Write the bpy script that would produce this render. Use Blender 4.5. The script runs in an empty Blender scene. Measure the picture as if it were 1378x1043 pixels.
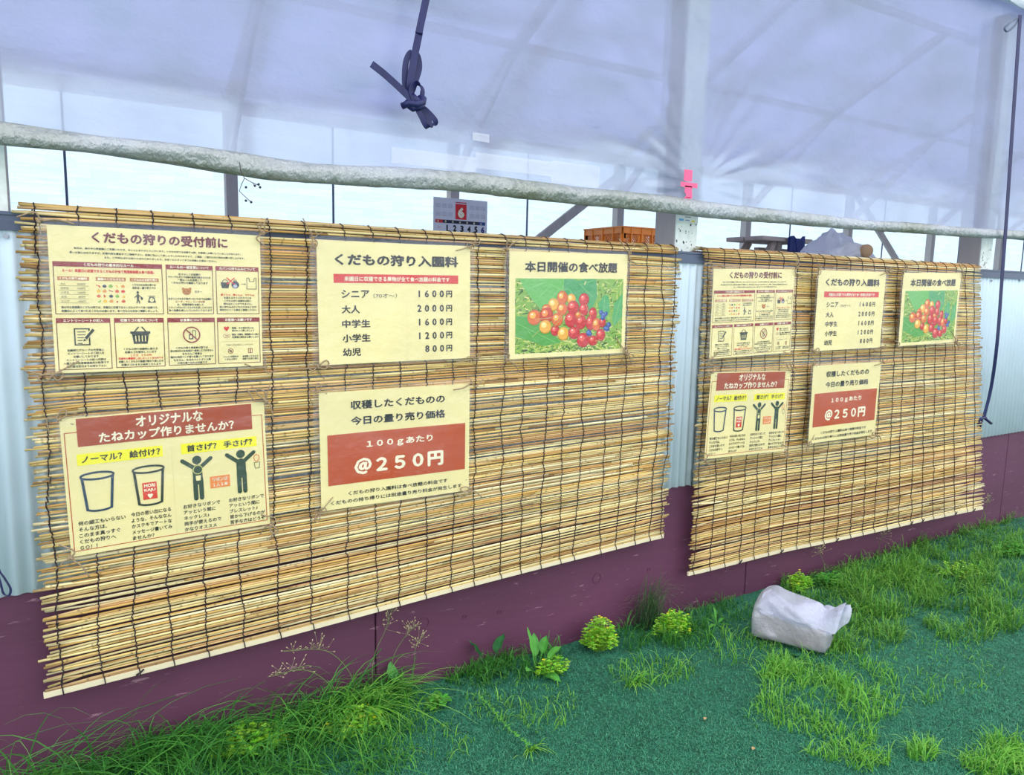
import bpy, math, random
import numpy as np
from mathutils import Vector, Matrix, noise
random.seed(7); rng = np.random.default_rng(11)
SC = bpy.context.scene; C = SC.collection
PI = math.pi
# ------------------------------------------------------------------ camera
F_PX, PITCH, YAW, ROLL = 1005.4, 0.13393, 0.55014, 0.022306
CAM = Vector((0.0, -1.80815, 1.09807))
fw = Vector((math.sin(YAW)*math.cos(PITCH), math.cos(YAW)*math.cos(PITCH), -math.sin(PITCH)))
rt0 = fw.cross(Vector((0, 0, 1))).normalized(); up0 = rt0.cross(fw)
rt = math.cos(ROLL)*rt0 + math.sin(ROLL)*up0; up = -math.sin(ROLL)*rt0 + math.cos(ROLL)*up0
cd = bpy.data.cameras.new('camera'); cam = bpy.data.objects.new('camera', cd); C.objects.link(cam)
cd.sensor_width = 36.0; cd.lens = F_PX/1378*36.0; cd.clip_end = 300
cam.matrix_world = Matrix(((rt.x, up.x, -fw.x, CAM.x), (rt.y, up.y, -fw.y, CAM.y), (rt.z, up.z, -fw.z, CAM.z), (0, 0, 0, 1)))
SC.camera = cam
def ray(u, v): return fw + rt*((u-689)/F_PX) - up*((v-521.5)/F_PX)
def at(u, v, y):
    d = ray(u, v); return CAM + d*((y-CAM.y)/d.y)
def gnd(u, v, z=0.0):
    d = ray(u, v); return CAM + d*((z-CAM.z)/d.z)
# ------------------------------------------------------------------ world, sun, exposure
w = bpy.data.worlds.new('sky'); SC.world = w; w.use_nodes = True
bg = w.node_tree.nodes['Background']; bg.inputs[0].default_value = (0.90, 0.94, 1.0, 1); bg.inputs[1].default_value = 1.25
sl = bpy.data.lights.new('sun', 'SUN'); sl.energy = 1.5; sl.angle = math.radians(1.5); sl.color = (1.0, 0.96, 0.88)
sun = bpy.data.objects.new('sun', sl); C.objects.link(sun)
sun.rotation_euler = Vector((-0.15, -1.0, -0.90)).to_track_quat('-Z', 'Y').to_euler()
SC.view_settings.view_transform = 'Standard'; SC.view_settings.look = 'None'
SC.view_settings.exposure = 0.88; SC.view_settings.gamma = 1.0; SC.view_settings.use_curve_mapping = False
SC.cycles.max_bounces = 10; SC.cycles.transparent_max_bounces = 24
# ------------------------------------------------------------------ helpers
def lin(r, g, b):
    f = lambda c: (c/255/12.92) if c <= 10 else ((c/255+0.055)/1.055)**2.4
    return (f(r), f(g), f(b))
class MB:
    def __init__(s): s.v = []; s.f = []; s.c = []; s.col = (1, 1, 1); s.smooth = False
    def add(s, vs, fs, col=None):
        o = len(s.v); s.v += [tuple(p) for p in vs]; s.f += [tuple(i+o for i in q) for q in fs]
        c = col or s.col
        if c and isinstance(c[0], (tuple, list)): s.c += list(c)
        else: s.c += [c]*len(vs)
    def box(s, a, b, col=None):
        x0, y0, z0 = a; x1, y1, z1 = b
        s.add([(x0,y0,z0),(x1,y0,z0),(x1,y1,z0),(x0,y1,z0),(x0,y0,z1),(x1,y0,z1),(x1,y1,z1),(x0,y1,z1)],
              [(0,3,2,1),(4,5,6,7),(0,1,5,4),(1,2,6,5),(2,3,7,6),(3,0,4,7)], col)
    def bar(s, p, q, wd, dp, side=(0, 0, 1), col=None):
        p = Vector(p); q = Vector(q); d = (q-p).normalized(); a = d.cross(Vector(side)).normalized(); b = a.cross(d)
        vs = [e + a*(i*wd/2) + b*(j*dp/2) for e in (p, q) for i, j in ((-1,-1),(1,-1),(1,1),(-1,1))]
        s.add(vs, [(0,3,2,1),(4,5,6,7),(0,1,5,4),(1,2,6,5),(2,3,7,6),(3,0,4,7)], col)
    def tube(s, pts, r, n=6, caps=True, cols=None):
        pts = [Vector(p) for p in pts]; m = len(pts); rs = r if isinstance(r, (list, tuple)) else [r]*m
        vs = []; fs = []; cc = []
        t = (pts[1]-pts[0]).normalized(); a = t.cross(Vector((0.13, 0.2, 1)) if abs(t.z) < .9 else Vector((1, 0.1, 0))).normalized()
        for i, p in enumerate(pts):
            t = (pts[min(i+1, m-1)]-pts[max(i-1, 0)]).normalized(); a = (a - t*a.dot(t)).normalized(); b = t.cross(a)
            for k in range(n):
                an = 2*PI*k/n; vs.append(p + (a*math.cos(an)+b*math.sin(an))*rs[i])
                cc.append(cols[i] if cols else s.col)
        for i in range(m-1):
            for k in range(n): fs.append((i*n+k, i*n+(k+1) % n, (i+1)*n+(k+1) % n, (i+1)*n+k))
        if caps: fs.append(tuple(range(n-1, -1, -1))); fs.append(tuple((m-1)*n+k for k in range(n)))
        s.add(vs, fs, cc)
    def ribbon(s, pts, wd, th, wdir, col=None):
        pts = [Vector(p) for p in pts]; m = len(pts); vs = []; fs = []
        for i, p in enumerate(pts):
            t = (pts[min(i+1, m-1)]-pts[max(i-1, 0)]).normalized()
            q = wdir[i] if isinstance(wdir, list) else wdir
            a = Vector(q); a = (a-t*a.dot(t)).normalized(); b = t.cross(a)
            for j, k in ((-1,-1),(1,-1),(1,1),(-1,1)): vs.append(p+a*(j*wd/2)+b*(k*th/2))
        for i in range(m-1):
            for k in range(4): fs.append((i*4+k, i*4+(k+1) % 4, (i+1)*4+(k+1) % 4, (i+1)*4+k))
        fs += [(3,2,1,0), tuple((m-1)*4+k for k in range(4))]
        s.add(vs, fs, col)
    def mesh(s, name, mat):
        me = bpy.data.meshes.new(name); me.from_pydata(s.v, [], s.f)
        at_ = me.color_attributes.new('Col', 'FLOAT_COLOR', 'POINT')
        at_.data.foreach_set('color', np.array([(*c[:3], 1) for c in s.c], dtype=np.float32).ravel())
        if s.smooth: me.polygons.foreach_set('use_smooth', [True]*len(me.polygons))
        if mat: me.materials.append(mat)
        return me
    def build(s, name, mat, parent=None):
        o = bpy.data.objects.new(name, s.mesh(name, mat)); C.objects.link(o)
        if parent: o.parent = parent
        return o
def tag(o, label=None, cat=None, group=None, kind=None):
    if label: o['label'] = label
    if cat: o['category'] = cat
    if group: o['group'] = group
    if kind: o['kind'] = kind
    return o
def empty(name, loc=(0, 0, 0)):
    o = bpy.data.objects.new(name, None); C.objects.link(o); o.location = loc; o.empty_display_size = .1; return o
def copy_tree(o, parent=None):
    c = o.copy(); C.objects.link(c); c.parent = parent
    for ch in list(o.children): copy_tree(ch, c)
    return c
def bevel(o, wdt=.003, seg=1):
    m = o.modifiers.new('bevel', 'BEVEL'); m.width = wdt; m.segments = seg; m.limit_method = 'ANGLE'; return o
def smooth_path(pts, n=6):
    P = [Vector(p) for p in pts]; P = [2*P[0]-P[1]]+P+[2*P[-1]-P[-2]]; out = []
    for i in range(1, len(P)-2):
        for k in range(n):
            t = k/n; a, b, c, d = P[i-1], P[i], P[i+1], P[i+2]
            out.append(.5*((2*b)+(c-a)*t+(2*a-5*b+4*c-d)*t*t+(3*b-a-3*c+d)*t*t*t))
    out.append(P[-2]); return out
# ------------------------------------------------------------------ materials
def mat(name, col=(.8, .8, .8), rough=.6, vcol=False, nscale=None, namt=.25, bump=0, bscale=None, stretch=(1, 1, 1), metal=0, spec=.5, coat=0, rand=0):
    m = bpy.data.materials.new(name); m.use_nodes = True; nt = m.node_tree; N = nt.nodes; L = nt.links
    b = N['Principled BSDF']; b.inputs['Roughness'].default_value = rough; b.inputs['Metallic'].default_value = metal
    b.inputs['Specular IOR Level'].default_value = spec; b.inputs['Coat Weight'].default_value = coat
    if vcol:
        a = N.new('ShaderNodeVertexColor'); a.layer_name = 'Col'; src = a.outputs[0]
    else:
        a = N.new('ShaderNodeRGB'); a.outputs[0].default_value = (*col, 1); src = a.outputs[0]
    tc = N.new('ShaderNodeTexCoord'); mp = N.new('ShaderNodeMapping'); mp.inputs['Scale'].default_value = stretch; L.new(tc.outputs['Object'], mp.inputs[0])
    if nscale:
        n = N.new('ShaderNodeTexNoise'); n.inputs['Scale'].default_value = nscale; n.inputs['Detail'].default_value = 6; L.new(mp.outputs[0], n.inputs[0])
        r = N.new('ShaderNodeMapRange'); r.inputs[1].default_value = .3; r.inputs[2].default_value = .7; r.inputs[3].default_value = 1-namt; r.inputs[4].default_value = 1+namt
        L.new(n.outputs[0], r.inputs[0])
        x = N.new('ShaderNodeVectorMath'); x.operation = 'SCALE'; L.new(src, x.inputs[0]); L.new(r.outputs[0], x.inputs['Scale']); src = x.outputs[0]
    if rand:
        oi = N.new('ShaderNodeObjectInfo'); r = N.new('ShaderNodeMapRange'); r.inputs[3].default_value = 1-rand; r.inputs[4].default_value = 1+rand
        L.new(oi.outputs['Random'], r.inputs[0]); x = N.new('ShaderNodeVectorMath'); x.operation = 'SCALE'; L.new(src, x.inputs[0]); L.new(r.outputs[0], x.inputs['Scale']); src = x.outputs[0]
    L.new(src, b.inputs['Base Color'])
    if bump:
        n = N.new('ShaderNodeTexNoise'); n.inputs['Scale'].default_value = bscale or 40; n.inputs['Detail'].default_value = 5; L.new(mp.outputs[0], n.inputs[0])
        bp = N.new('ShaderNodeBump'); bp.inputs['Strength'].default_value = bump; bp.inputs['Distance'].default_value = .01; L.new(n.outputs[0], bp.inputs['Height']); L.new(bp.outputs[0], b.inputs['Normal'])
    return m
def film_mat(name, tint, diff, transp=.5, gloss=.15, rough=.25, transl=.5, bump=.3, bscale=8, stretch=(1, 1, 1), dirt=None, fac_noise=.15, blur=0):
    """thin plastic film: see-through share, milky share (diffuse + translucent) and a glossy skin"""
    m = bpy.data.materials.new(name); m.use_nodes = True; nt = m.node_tree; N = nt.nodes; L = nt.links
    N.remove(N['Principled BSDF']); out = N['Material Output']
    tc = N.new('ShaderNodeTexCoord'); mp = N.new('ShaderNodeMapping'); mp.inputs['Scale'].default_value = stretch; L.new(tc.outputs['Object'], mp.inputs[0])
    n = N.new('ShaderNodeTexNoise'); n.inputs['Scale'].default_value = bscale; n.inputs['Detail'].default_value = 7; n.inputs['Roughness'].default_value = .6; L.new(mp.outputs[0], n.inputs[0])
    bp = N.new('ShaderNodeBump'); bp.inputs['Strength'].default_value = bump; bp.inputs['Distance'].default_value = .02; L.new(n.outputs[0], bp.inputs['Height'])
    d = N.new('ShaderNodeBsdfDiffuse'); d.inputs[0].default_value = (*diff, 1); L.new(bp.outputs[0], d.inputs['Normal'])
    t = N.new('ShaderNodeBsdfTranslucent'); t.inputs[0].default_value = (*diff, 1); L.new(bp.outputs[0], t.inputs['Normal'])
    if dirt:
        nd = N.new('ShaderNodeTexNoise'); nd.inputs['Scale'].default_value = 2.2; nd.inputs['Detail'].default_value = 5; L.new(tc.outputs['Object'], nd.inputs[0])
        cr = N.new('ShaderNodeValToRGB'); cr.color_ramp.elements[0].position = .35; cr.color_ramp.elements[0].color = (*dirt, 1); cr.color_ramp.elements[1].position = .62; cr.color_ramp.elements[1].color = (*diff, 1)
        L.new(nd.outputs[0], cr.inputs[0]); L.new(cr.outputs[0], d.inputs[0]); L.new(cr.outputs[0], t.inputs[0])
    mx = N.new('ShaderNodeMixShader'); mx.inputs[0].default_value = transl; L.new(d.outputs[0], mx.inputs[1]); L.new(t.outputs[0], mx.inputs[2])
    tr = N.new('ShaderNodeBsdfTransparent'); tr.inputs[0].default_value = (*tint, 1)
    if blur:
        rf = N.new('ShaderNodeBsdfRefraction'); rf.inputs['Color'].default_value = (*tint, 1); rf.inputs['Roughness'].default_value = .32; rf.inputs['IOR'].default_value = 1.12
        mb_ = N.new('ShaderNodeMixShader'); mb_.inputs[0].default_value = blur; L.new(tr.outputs[0], mb_.inputs[1]); L.new(rf.outputs[0], mb_.inputs[2]); tr = mb_
    m2 = N.new('ShaderNodeMixShader'); L.new(mx.outputs[0], m2.inputs[1]); L.new(tr.outputs[0], m2.inputs[2])
    n2 = N.new('ShaderNodeTexNoise'); n2.inputs['Scale'].default_value = 5; n2.inputs['Detail'].default_value = 4; L.new(tc.outputs['Object'], n2.inputs[0])
    r = N.new('ShaderNodeMapRange'); r.inputs[1].default_value = .3; r.inputs[2].default_value = .7; r.inputs[3].default_value = transp*(1-fac_noise); r.inputs[4].default_value = min(1, transp*(1+fac_noise)); L.new(n2.outputs[0], r.inputs[0]); L.new(r.outputs[0], m2.inputs[0])
    g = N.new('ShaderNodeBsdfGlossy'); g.inputs['Roughness'].default_value = rough; L.new(bp.outputs[0], g.inputs['Normal'])
    m3 = N.new('ShaderNodeMixShader'); m3.inputs[0].default_value = gloss; L.new(m2.outputs[0], m3.inputs[1]); L.new(g.outputs[0], m3.inputs[2])
    L.new(m3.outputs[0], out.inputs['Surface']); return m
M = {}
M['reed'] = mat('reed', vcol=True, rough=.5, spec=.3, nscale=60, namt=.16, stretch=(.12, 1, 1), rand=.10)
M['thread'] = mat('thread', lin(38, 26, 36), .8)
M['batten'] = mat('batten', lin(228, 214, 180), .6, nscale=14, namt=.08, stretch=(.2, 1, 1))
M['twine'] = mat('twine', lin(158, 136, 108), .9, nscale=300, namt=.2)
M['print'] = mat('print', vcol=True, rough=.45, spec=.3)
M['paper'] = mat('paper', vcol=True, rough=.5, nscale=5, namt=.03, spec=.3)
M['sleeve'] = film_mat('sleeve', (.98, .98, 1), (.80, .84, 1.0), transp=.965, gloss=.06, rough=.10, transl=.2, bump=.6, bscale=9, fac_noise=.05)
M['corrugated'] = mat('corrugated', lin(226, 240, 255), .4, nscale=3, namt=.04, spec=.4)
M['rail'] = mat('rail', lin(84, 94, 116), .5, metal=.3, nscale=12, namt=.2, stretch=(.1, 1, 1))
M['screw'] = mat('screw', lin(150, 155, 165), .35, metal=.8)
M['post'] = mat('post', lin(182, 172, 166), .8, nscale=9, namt=.14, bump=.2, bscale=30, stretch=(1, 1, .15))
M['facing'] = mat('facing', lin(240, 246, 240), .6, nscale=40, namt=.10)
M['speck'] = mat('speck', lin(72, 74, 66), .9)
M['beam'] = mat('beam', lin(236, 212, 208), .8, nscale=10, namt=.12)
M['turf_base'] = mat('turf_base', lin(34, 96, 74), .95, nscale=35, namt=.35, bump=.5, bscale=120)
M['fibre'] = mat('fibre', vcol=True, rough=.6, spec=.3)
def leaf_mat(name):
    m = bpy.data.materials.new(name); m.use_nodes = True; N = m.node_tree.nodes; L = m.node_tree.links; b = N['Principled BSDF']
    a = N.new('ShaderNodeVertexColor'); a.layer_name = 'Col'; L.new(a.outputs[0], b.inputs['Base Color']); b.inputs['Roughness'].default_value = .55; b.inputs['Specular IOR Level'].default_value = .3
    t = N.new('ShaderNodeBsdfTranslucent'); L.new(a.outputs[0], t.inputs[0]); mx = N.new('ShaderNodeMixShader'); mx.inputs[0].default_value = .25
    L.new(b.outputs[0], mx.inputs[1]); L.new(t.outputs[0], mx.inputs[2]); L.new(mx.outputs[0], N['Material Output'].inputs['Surface']); return m
M['leaf'] = leaf_mat('leaf')
M['strap'] = mat('strap', lin(30, 34, 84), .45, nscale=50, namt=.25, stretch=(1, 1, .05), spec=.35)
M['orange'] = mat('orange', lin(238, 140, 44), .4)
M['wood'] = mat('wood', lin(168, 156, 148), .8, nscale=20, namt=.15, stretch=(.2, 1, 1))
M['navy'] = mat('navy', lin(28, 44, 104), .8, nscale=40, namt=.3)
M['bag'] = film_mat('bag', (.95, .95, 1), (.84, .86, 1.0), transp=.50, gloss=.10, rough=.25, transl=.4, bump=.7, bscale=22, fac_noise=.3)
M['inner_bag'] = film_mat('inner_bag', (.95, .95, 1), (.86, .86, .90), transp=.16, gloss=.12, rough=.25, transl=.45, bump=.7, bscale=22)
M['block'] = mat('block', lin(150, 132, 118), .7, vcol=False, nscale=12, namt=.15, stretch=(.2, 1, 1))
M['tan'] = mat('tan', lin(196, 158, 120), .8, nscale=30, namt=.15)
M['berry'] = mat('berry', lin(28, 26, 40), .4)
M['twig'] = mat('twig', lin(74, 66, 60), .9)
M['pink'] = mat('pink', lin(255, 92, 140), .5, nscale=60, namt=.08)
M['white'] = mat('white', lin(232, 230, 228), .6)
# maroon painted board: worn paint, stains and pale scratches of their own shape
def board_mat():
    m = mat('board', lin(94, 49, 76), .6, nscale=4, namt=.16, bump=.15, bscale=30, stretch=(.3, 1, 1)); nt = m.node_tree; N = nt.nodes; L = nt.links; b = N['Principled BSDF']
    src = b.inputs['Base Color'].links[0].from_socket
    tc = N.new('ShaderNodeTexCoord'); mp = N.new('ShaderNodeMapping'); mp.inputs['Scale'].default_value = (6, 1, 34); L.new(tc.outputs['Object'], mp.inputs[0])
    v = N.new('ShaderNodeTexNoise'); v.inputs['Scale'].default_value = 2.0; v.inputs['Detail'].default_value = 9; v.inputs['Roughness'].default_value = .7; L.new(mp.outputs[0], v.inputs[0])
    r = N.new('ShaderNodeMapRange'); r.inputs[1].default_value = .61; r.inputs[2].default_value = .655; L.new(v.outputs[0], r.inputs[0])
    mx = N.new('ShaderNodeMix'); mx.data_type = 'RGBA'; L.new(r.outputs[0], mx.inputs[0]); L.new(src, mx.inputs[6]); mx.inputs[7].default_value = (*lin(150, 112, 128), 1); L.new(mx.outputs[2], b.inputs['Base Color']); return m
M['board'] = board_mat()
M['curtain'] = film_mat('curtain', (.93, .95, 1.0), (.40, .45, .70), transp=.45, gloss=.07, rough=.33, transl=.42, bump=.5, bscale=6, stretch=(.8, 1, 1.4), fac_noise=.25, blur=.6, dirt=(.31, .36, .50))
M['roll'] = film_mat('roll', (.9, .93, .95), (.62, .66, .74), transp=.10, gloss=.26, rough=.22, transl=.3, bump=1.0, bscale=26, stretch=(1.2, 1, .9), dirt=(.30, .34, .24))
M['patch'] = film_mat('patch', (.97, .98, 1), (.86, .88, .95), transp=.62, gloss=.1, rough=.3, transl=.4, bump=.3, bscale=12)
M['roof'] = film_mat('roof', (1, 1, 1), (.28, .31, .54), transp=0, gloss=.03, rough=.5, transl=.55, bump=.3, bscale=1.2, dirt=(.17, .22, .30))
M['eave'] = film_mat('eave', (.95, .97, 1.0), (.80, .84, .92), transp=.2, gloss=.15, rough=.3, transl=.4, bump=.6, bscale=9, stretch=(.6, 1, 1))
def far_film():
    m = film_mat('far_film', (1, 1, 1), (.6, .7, .8), transp=0, gloss=.02, rough=.5, transl=.7, bump=.5, bscale=7, stretch=(.5, 1, 3)); nt = m.node_tree; N = nt.nodes; L = nt.links
    tc = N.new('ShaderNodeTexCoord'); sp = N.new('ShaderNodeMapping'); sp.inputs['Rotation'].default_value = (PI/2, 0, 0); L.new(tc.outputs['Object'], sp.inputs[0])
    br = N.new('ShaderNodeTexBrick'); br.inputs['Scale'].default_value = 5; br.inputs['Mortar Size'].default_value = .012; br.inputs['Mortar Smooth'].default_value = .8; br.inputs['Brick Width'].default_value = .9; br.inputs['Row Height'].default_value = .33
    br.inputs[1].default_value = (.60, .70, .80, 1); br.inputs[2].default_value = (.54, .67, .80, 1); br.inputs[3].default_value = (.50, .63, .78, 1); L.new(sp.outputs[0], br.inputs[0])
    for n in N:
        if n.type in ('BSDF_DIFFUSE', 'BSDF_TRANSLUCENT'): L.new(br.outputs[0], n.inputs[0])
    return m
M['far_film'] = far_film()
# ------------------------------------------------------------------ ground, walls, greenhouse shell
def gz(x, y): return -.012 + .022*noise.noise(Vector((x*1.1, y*1.1, 3.3))) + .008*noise.noise(Vector((x*5, y*5, 1.3)))
def gza(X, Y): return np.array([gz(float(a), float(b)) for a, b in zip(X, Y)])
mb = MB(); xs = np.concatenate([np.linspace(-9, -1.2, 12), np.linspace(-1, 6, 141), np.linspace(6.4, 22, 24)]); ys = np.concatenate([np.linspace(-12, -2.2, 14), np.linspace(-2, .1, 50), np.linspace(.4, 9, 12)])
vs = [(x, y, gz(x, y)) for y in ys for x in xs]; nx = len(xs)
mb.add(vs, [(j*nx+i, j*nx+i+1, (j+1)*nx+i+1, (j+1)*nx+i) for j in range(len(ys)-1) for i in range(nx-1)]); mb.smooth = True
tag(mb.build('ground', M['turf_base']), 'green artificial turf ground along the maroon wall foot', kind='structure')
XL, XR = -3.9, 15.0
def corrugated(x0, x1, z0, z1, y):
    b = MB(); b.smooth = True; n = int((x1-x0)/.004); vs = []; fs = []
    for i in range(n+1):
        x = x0+(x1-x0)*i/n; yy = y-.0042*math.cos(2*PI*x/.032)
        vs += [(x, yy, z0), (x, yy, z1), (x, yy+.0012, z1), (x, yy+.0012, z0)]
        if i: a = (i-1)*4; c = i*4; fs += [(a, c, c+1, a+1), (a+2, c+2, c+3, a+3), (a+3, c+3, c, a)]
    b.add(vs, fs); return b
wall = tag(empty('wall_front', (0, 0, 0)), 'low front wall of white corrugated sheet over maroon boards', kind='structure')
for x0, x1 in ((XL, -.6), (-.61, .62), (.60, 1.84), (1.82, 3.10), (3.08, 4.5), (4.48, 7.0)):
    corrugated(x0, x1, .441+random.uniform(-.002, .002), 1.193, -.0115).build('corrugated_panel', M['corrugated'], wall)
joints = [XL, -1.1, .695, 2.144, 3.985, 5.8, XR]
for a, b_ in zip(joints[:-1], joints[1:]):
    b = MB(); b.box((a+.002, -.002, -.35), (b_-.002, .03, .46)); bevel(b.build('base_board', M['board'], wall), .002)
def disc(b, c, r, th=.002, n=16, col=None, r0=0):
    vs = [(c[0]+r*math.cos(2*PI*k/n), c[1]-th, c[2]+r*math.sin(2*PI*k/n)) for k in range(n)]+[(c[0]+r*1.1*math.cos(2*PI*k/n), c[1], c[2]+r*1.1*math.sin(2*PI*k/n)) for k in range(n)]
    b.add(vs, [tuple(range(n))]+[(k, k+n, (k+1) % n+n, (k+1) % n) for k in range(n)], col)
for u, v in ((570, 838), (803, 778), (625, 830), (873, 766), (672, 823)):
    p = at(u, v, -.002); b = MB(); R_ = .016 if (u in (570, 803)) else .006
    b.tube([(p.x+R_*math.cos(a), -.003, p.z+R_*math.sin(a)) for a in np.linspace(0, 2*PI, 20)], .0013, 5); b.build('bolt_plug', M['board'], wall)
for u, v in ((912, 360), (914, 368), (1334, 378), (1372, 378), (8, 318)):
    p = at(u, v, -.016); b = MB(); disc(b, (p.x, -.0165, p.z), .0045, .003); b.build('screw', M['screw'], wall)
b = MB(); b.box((XL, -.020, 1.190), (XR, .018, 1.222)); b.box((XL, -.023, 1.186), (XR, -.019, 1.196)); b.box((XL, -.023, 1.216), (XR, -.015, 1.2225))
b.build('top_rail', M['rail'], wall)
def post(name, x, y, z1, wd=.09, label=None):
    t = tag(empty(name, (x, y, 0)), label, kind='structure')
    b = MB(); b.box((-wd/2, -wd/2, -.05), (wd/2, wd/2, z1)); bevel(b.build('timber', M['post'], t), .003); return t
near = []
for k, x in enumerate((-1.91, -.115, 1.776, 3.64, 5.52, 7.4)):
    t = post('post', x, .072, 2.32, .096); t['label'] = ['timber post of the front wall outside the left edge', 'timber post at the left edge beside the left blind', 'timber post in the gap between the two reed blinds', 'timber post right of the right reed blind', 'timber post of the front wall far right', 'timber post of the front wall furthest right'][k]
    if k >= 1:
        b = MB(); b.box((-.047, -.052, 1.16), (.047, -.048, 2.30)); b.build('white_facing', M['facing'], t)
        b = MB(); r_ = random.Random(k)
        for q in range(46):
            cx, cz = r_.uniform(-.042, .042), (r_.uniform(1.2, 1.32) if q < 26 else r_.uniform(1.35, 2.2)); s_ = r_.uniform(.0012, .0035)
            b.add([(cx+s_*math.cos(a)*r_.uniform(.6, 1.2), -.0525, cz+1.4*s_*math.sin(a)*r_.uniform(.6, 1.2)) for a in np.linspace(0, 2*PI, 7)[:-1]], [(0, 1, 2, 3, 4, 5)])
        tag(b.build('dirt_specks', M['speck'], t), kind='stuff')
    near.append(t)
b = MB(); b.box((-.046, -.0545, 1.318), (.046, -.053, 1.348), lin(246, 244, 240)); b.box((-.046, -.055, 1.341), (.046, -.0542, 1.349), lin(238, 240, 130)); b.box((-.038, -.055, 1.322), (-.018, -.0542, 1.329), lin(120, 180, 230)); b.box((.018, -.055, 1.321), (.032, -.0542, 1.326), lin(235, 220, 40)); b.box((-.01, -.055, 1.323), (.008, -.0542, 1.327), lin(150, 170, 200)); b.box((-.012, -.055, 1.334), (.014, -.0542, 1.337), lin(150, 160, 160))
lab = b.build('sticker', M['print'], near[2]); lab['label'] = 'white sticker with yellow top band'
# far wall
YF = 4.26
b = MB(); b.add([(XL, YF+.06, 0), (XR, YF+.06, 0), (XR, YF+.06, 2.38), (XL, YF+.06, 2.38)], [(0, 1, 2, 3)]); tag(b.build('wall_back', M['far_film']), 'bright sunlit plastic film far wall of the greenhouse', kind='structure')
b = MB(); b.add([(XL, 0, 0), (XL, YF, 0), (XL, YF, 2.36), (XL, 2.13, 3.45), (XL, 0, 2.33)], [(0, 1, 2, 3, 4)]); tag(b.build('wall_left', M['roof']), 'plastic film end wall of the greenhouse', kind='structure')
b = MB(); b.add([(XR, 0, 0), (XR, YF, 0), (XR, YF, 2.36), (XR, 2.13, 3.45), (XR, 0, 2.33)], [(0, 1, 2, 3, 4)]); tag(b.build('wall_right', M['roof']), 'plastic film far end wall of the greenhouse', kind='structure')
for k in range(-1, 8):
    x = 1.19+1.875*k
    t = post('back_post', x, YF, 2.36, .085); t['label'] = f'timber post of the far wall seen over the blinds'; t['group'] = 'far wall posts'
    b = MB(); b.bar((0, -.02, 2.02), (0, -1.15, 3.0), .07, .035, (1, 0, 0)); b.build('knee_brace', M['beam'], t)
    if k in (2,):
        b = MB(); b.bar((-1.45, -.06, 1.22), (-.03, -.06, 2.24), .03, .085, (0, 0, 1)); b.build('diagonal_brace', M['post'], t)
    if k in (4,):
        b = MB(); b.bar((.03, -.06, 2.35), (1.5, -.06, 1.17), .03, .085, (0, 0, 1)); b.build('diagonal_brace', M['post'], t)
    for dx in (.80,):
        bb = MB(); bb.tube([(dx, .03, 0), (dx, .03, 2.36)], .009, 6); bb.build('film_rib', M['rail'], t)
b = MB(); b.box((XL, YF-.05, 2.34), (XR, YF+.05, 2.43)); tag(b.build('trim_1', M['beam']), 'pale timber plate along the top of the far wall', kind='structure')
roof = tag(empty('roof'), 'film roof of the greenhouse with pale timber frame', kind='structure')
b = MB(); b.smooth = False
for (y0, z0), (y1, z1) in (((-.06, 2.345), (2.13, 3.45)), ((2.13, 3.45), (YF+.1, 2.40))):
    vs = [(x, y0+(y1-y0)*t, z0+(z1-z0)*t+.02*math.sin(x*3.2+t*5)*math.sin(PI*t)) for t in np.linspace(0, 1, 8) for x in np.linspace(XL, XR, 90)]
    b.add(vs, [(j*90+i, j*90+i+1, j*90+i+91, j*90+i+90) for j in range(7) for i in range(89)])
b.build('roof_film', M['roof'], roof)
for k in range(-1, 8):
    x = 1.19+1.875*k
    b = MB(); b.bar((x, YF, 2.40), (x, 2.13, 3.40), .05, .08, (1, 0, 0)); b.build('rafter', M['beam'], roof)
for t in (.5, 1.0):
    y = YF+(2.13-YF)*t; z = 2.36+(3.40-2.36)*t; b = MB(); b.bar((XL, y, z), (XR, y, z), .05, .05); b.build('purlin', M['beam'], roof)
b = MB(); b.tube([(XL, -.065, 2.315+.0), (XR, -.065, 2.335)], .014, 8); b.build('eave_pipe', M['eave'], roof)
b = MB(); b.smooth = True; n = 160; vs = []
for i in range(n+1):
    x = -1+(7.5*i/n); 
    for j, (yy, zz) in enumerate(((-.085, 2.30), (-.095, 2.33), (-.08, 2.37), (-.03, 2.40), (.1, 2.46))): vs.append((x, yy-.006*math.sin(x*23+j), zz+.006*math.sin(x*17+j*2)))
b.add(vs, [(i*5+j, (i+1)*5+j, (i+1)*5+j+1, i*5+j+1) for i in range(n) for j in range(4)]); b.build('eave_film', M['eave'], roof)
# ------------------------------------------------------------------ roll-up film curtain
cur = tag(empty('film_curtain', (1.8, -.03, 1.355)), 'translucent plastic curtain rolled up over the reed blinds', 'curtain')
def cw(x, z):   # wrinkle relief of the hanging sheet
    h = .010*noise.noise(Vector((x*1.4, z*2.2, 0)))+.0035*noise.noise(Vector((x*3+z*4, z*9-x*2, 5)))
    d = abs(x-1.763); dz = z-1.42
    r = math.hypot(d, dz)
    if d < 1.0: h += .0035*math.exp(-r*2.2)*math.sin(26*math.atan2(dz, d+.02)+3*noise.noise(Vector((x*2, z*2, 9))))*min(1, r/.08)
    if 1.3 < z < 1.6: h += .0028*noise.noise(Vector((x*3.5, z*38+x*3, 2)))*(1.6-z)/.3
    return h
b = MB(); b.smooth = True; X_ = np.linspace(-1.5, 7.0, 620); Z_ = np.linspace(1.36, 2.325, 110)
b.add([(x-1.8, -.012+cw(x, z)*min(1, (z-1.355)/.04)-.008*(1-min(1, (z-1.36)/.1)), z-1.355) for z in Z_ for x in X_], [(j*620+i, j*620+i+1, j*620+i+621, j*620+i+620) for j in range(109) for i in range(619)])
b.build('film_sheet', M['curtain'], cur)
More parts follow.
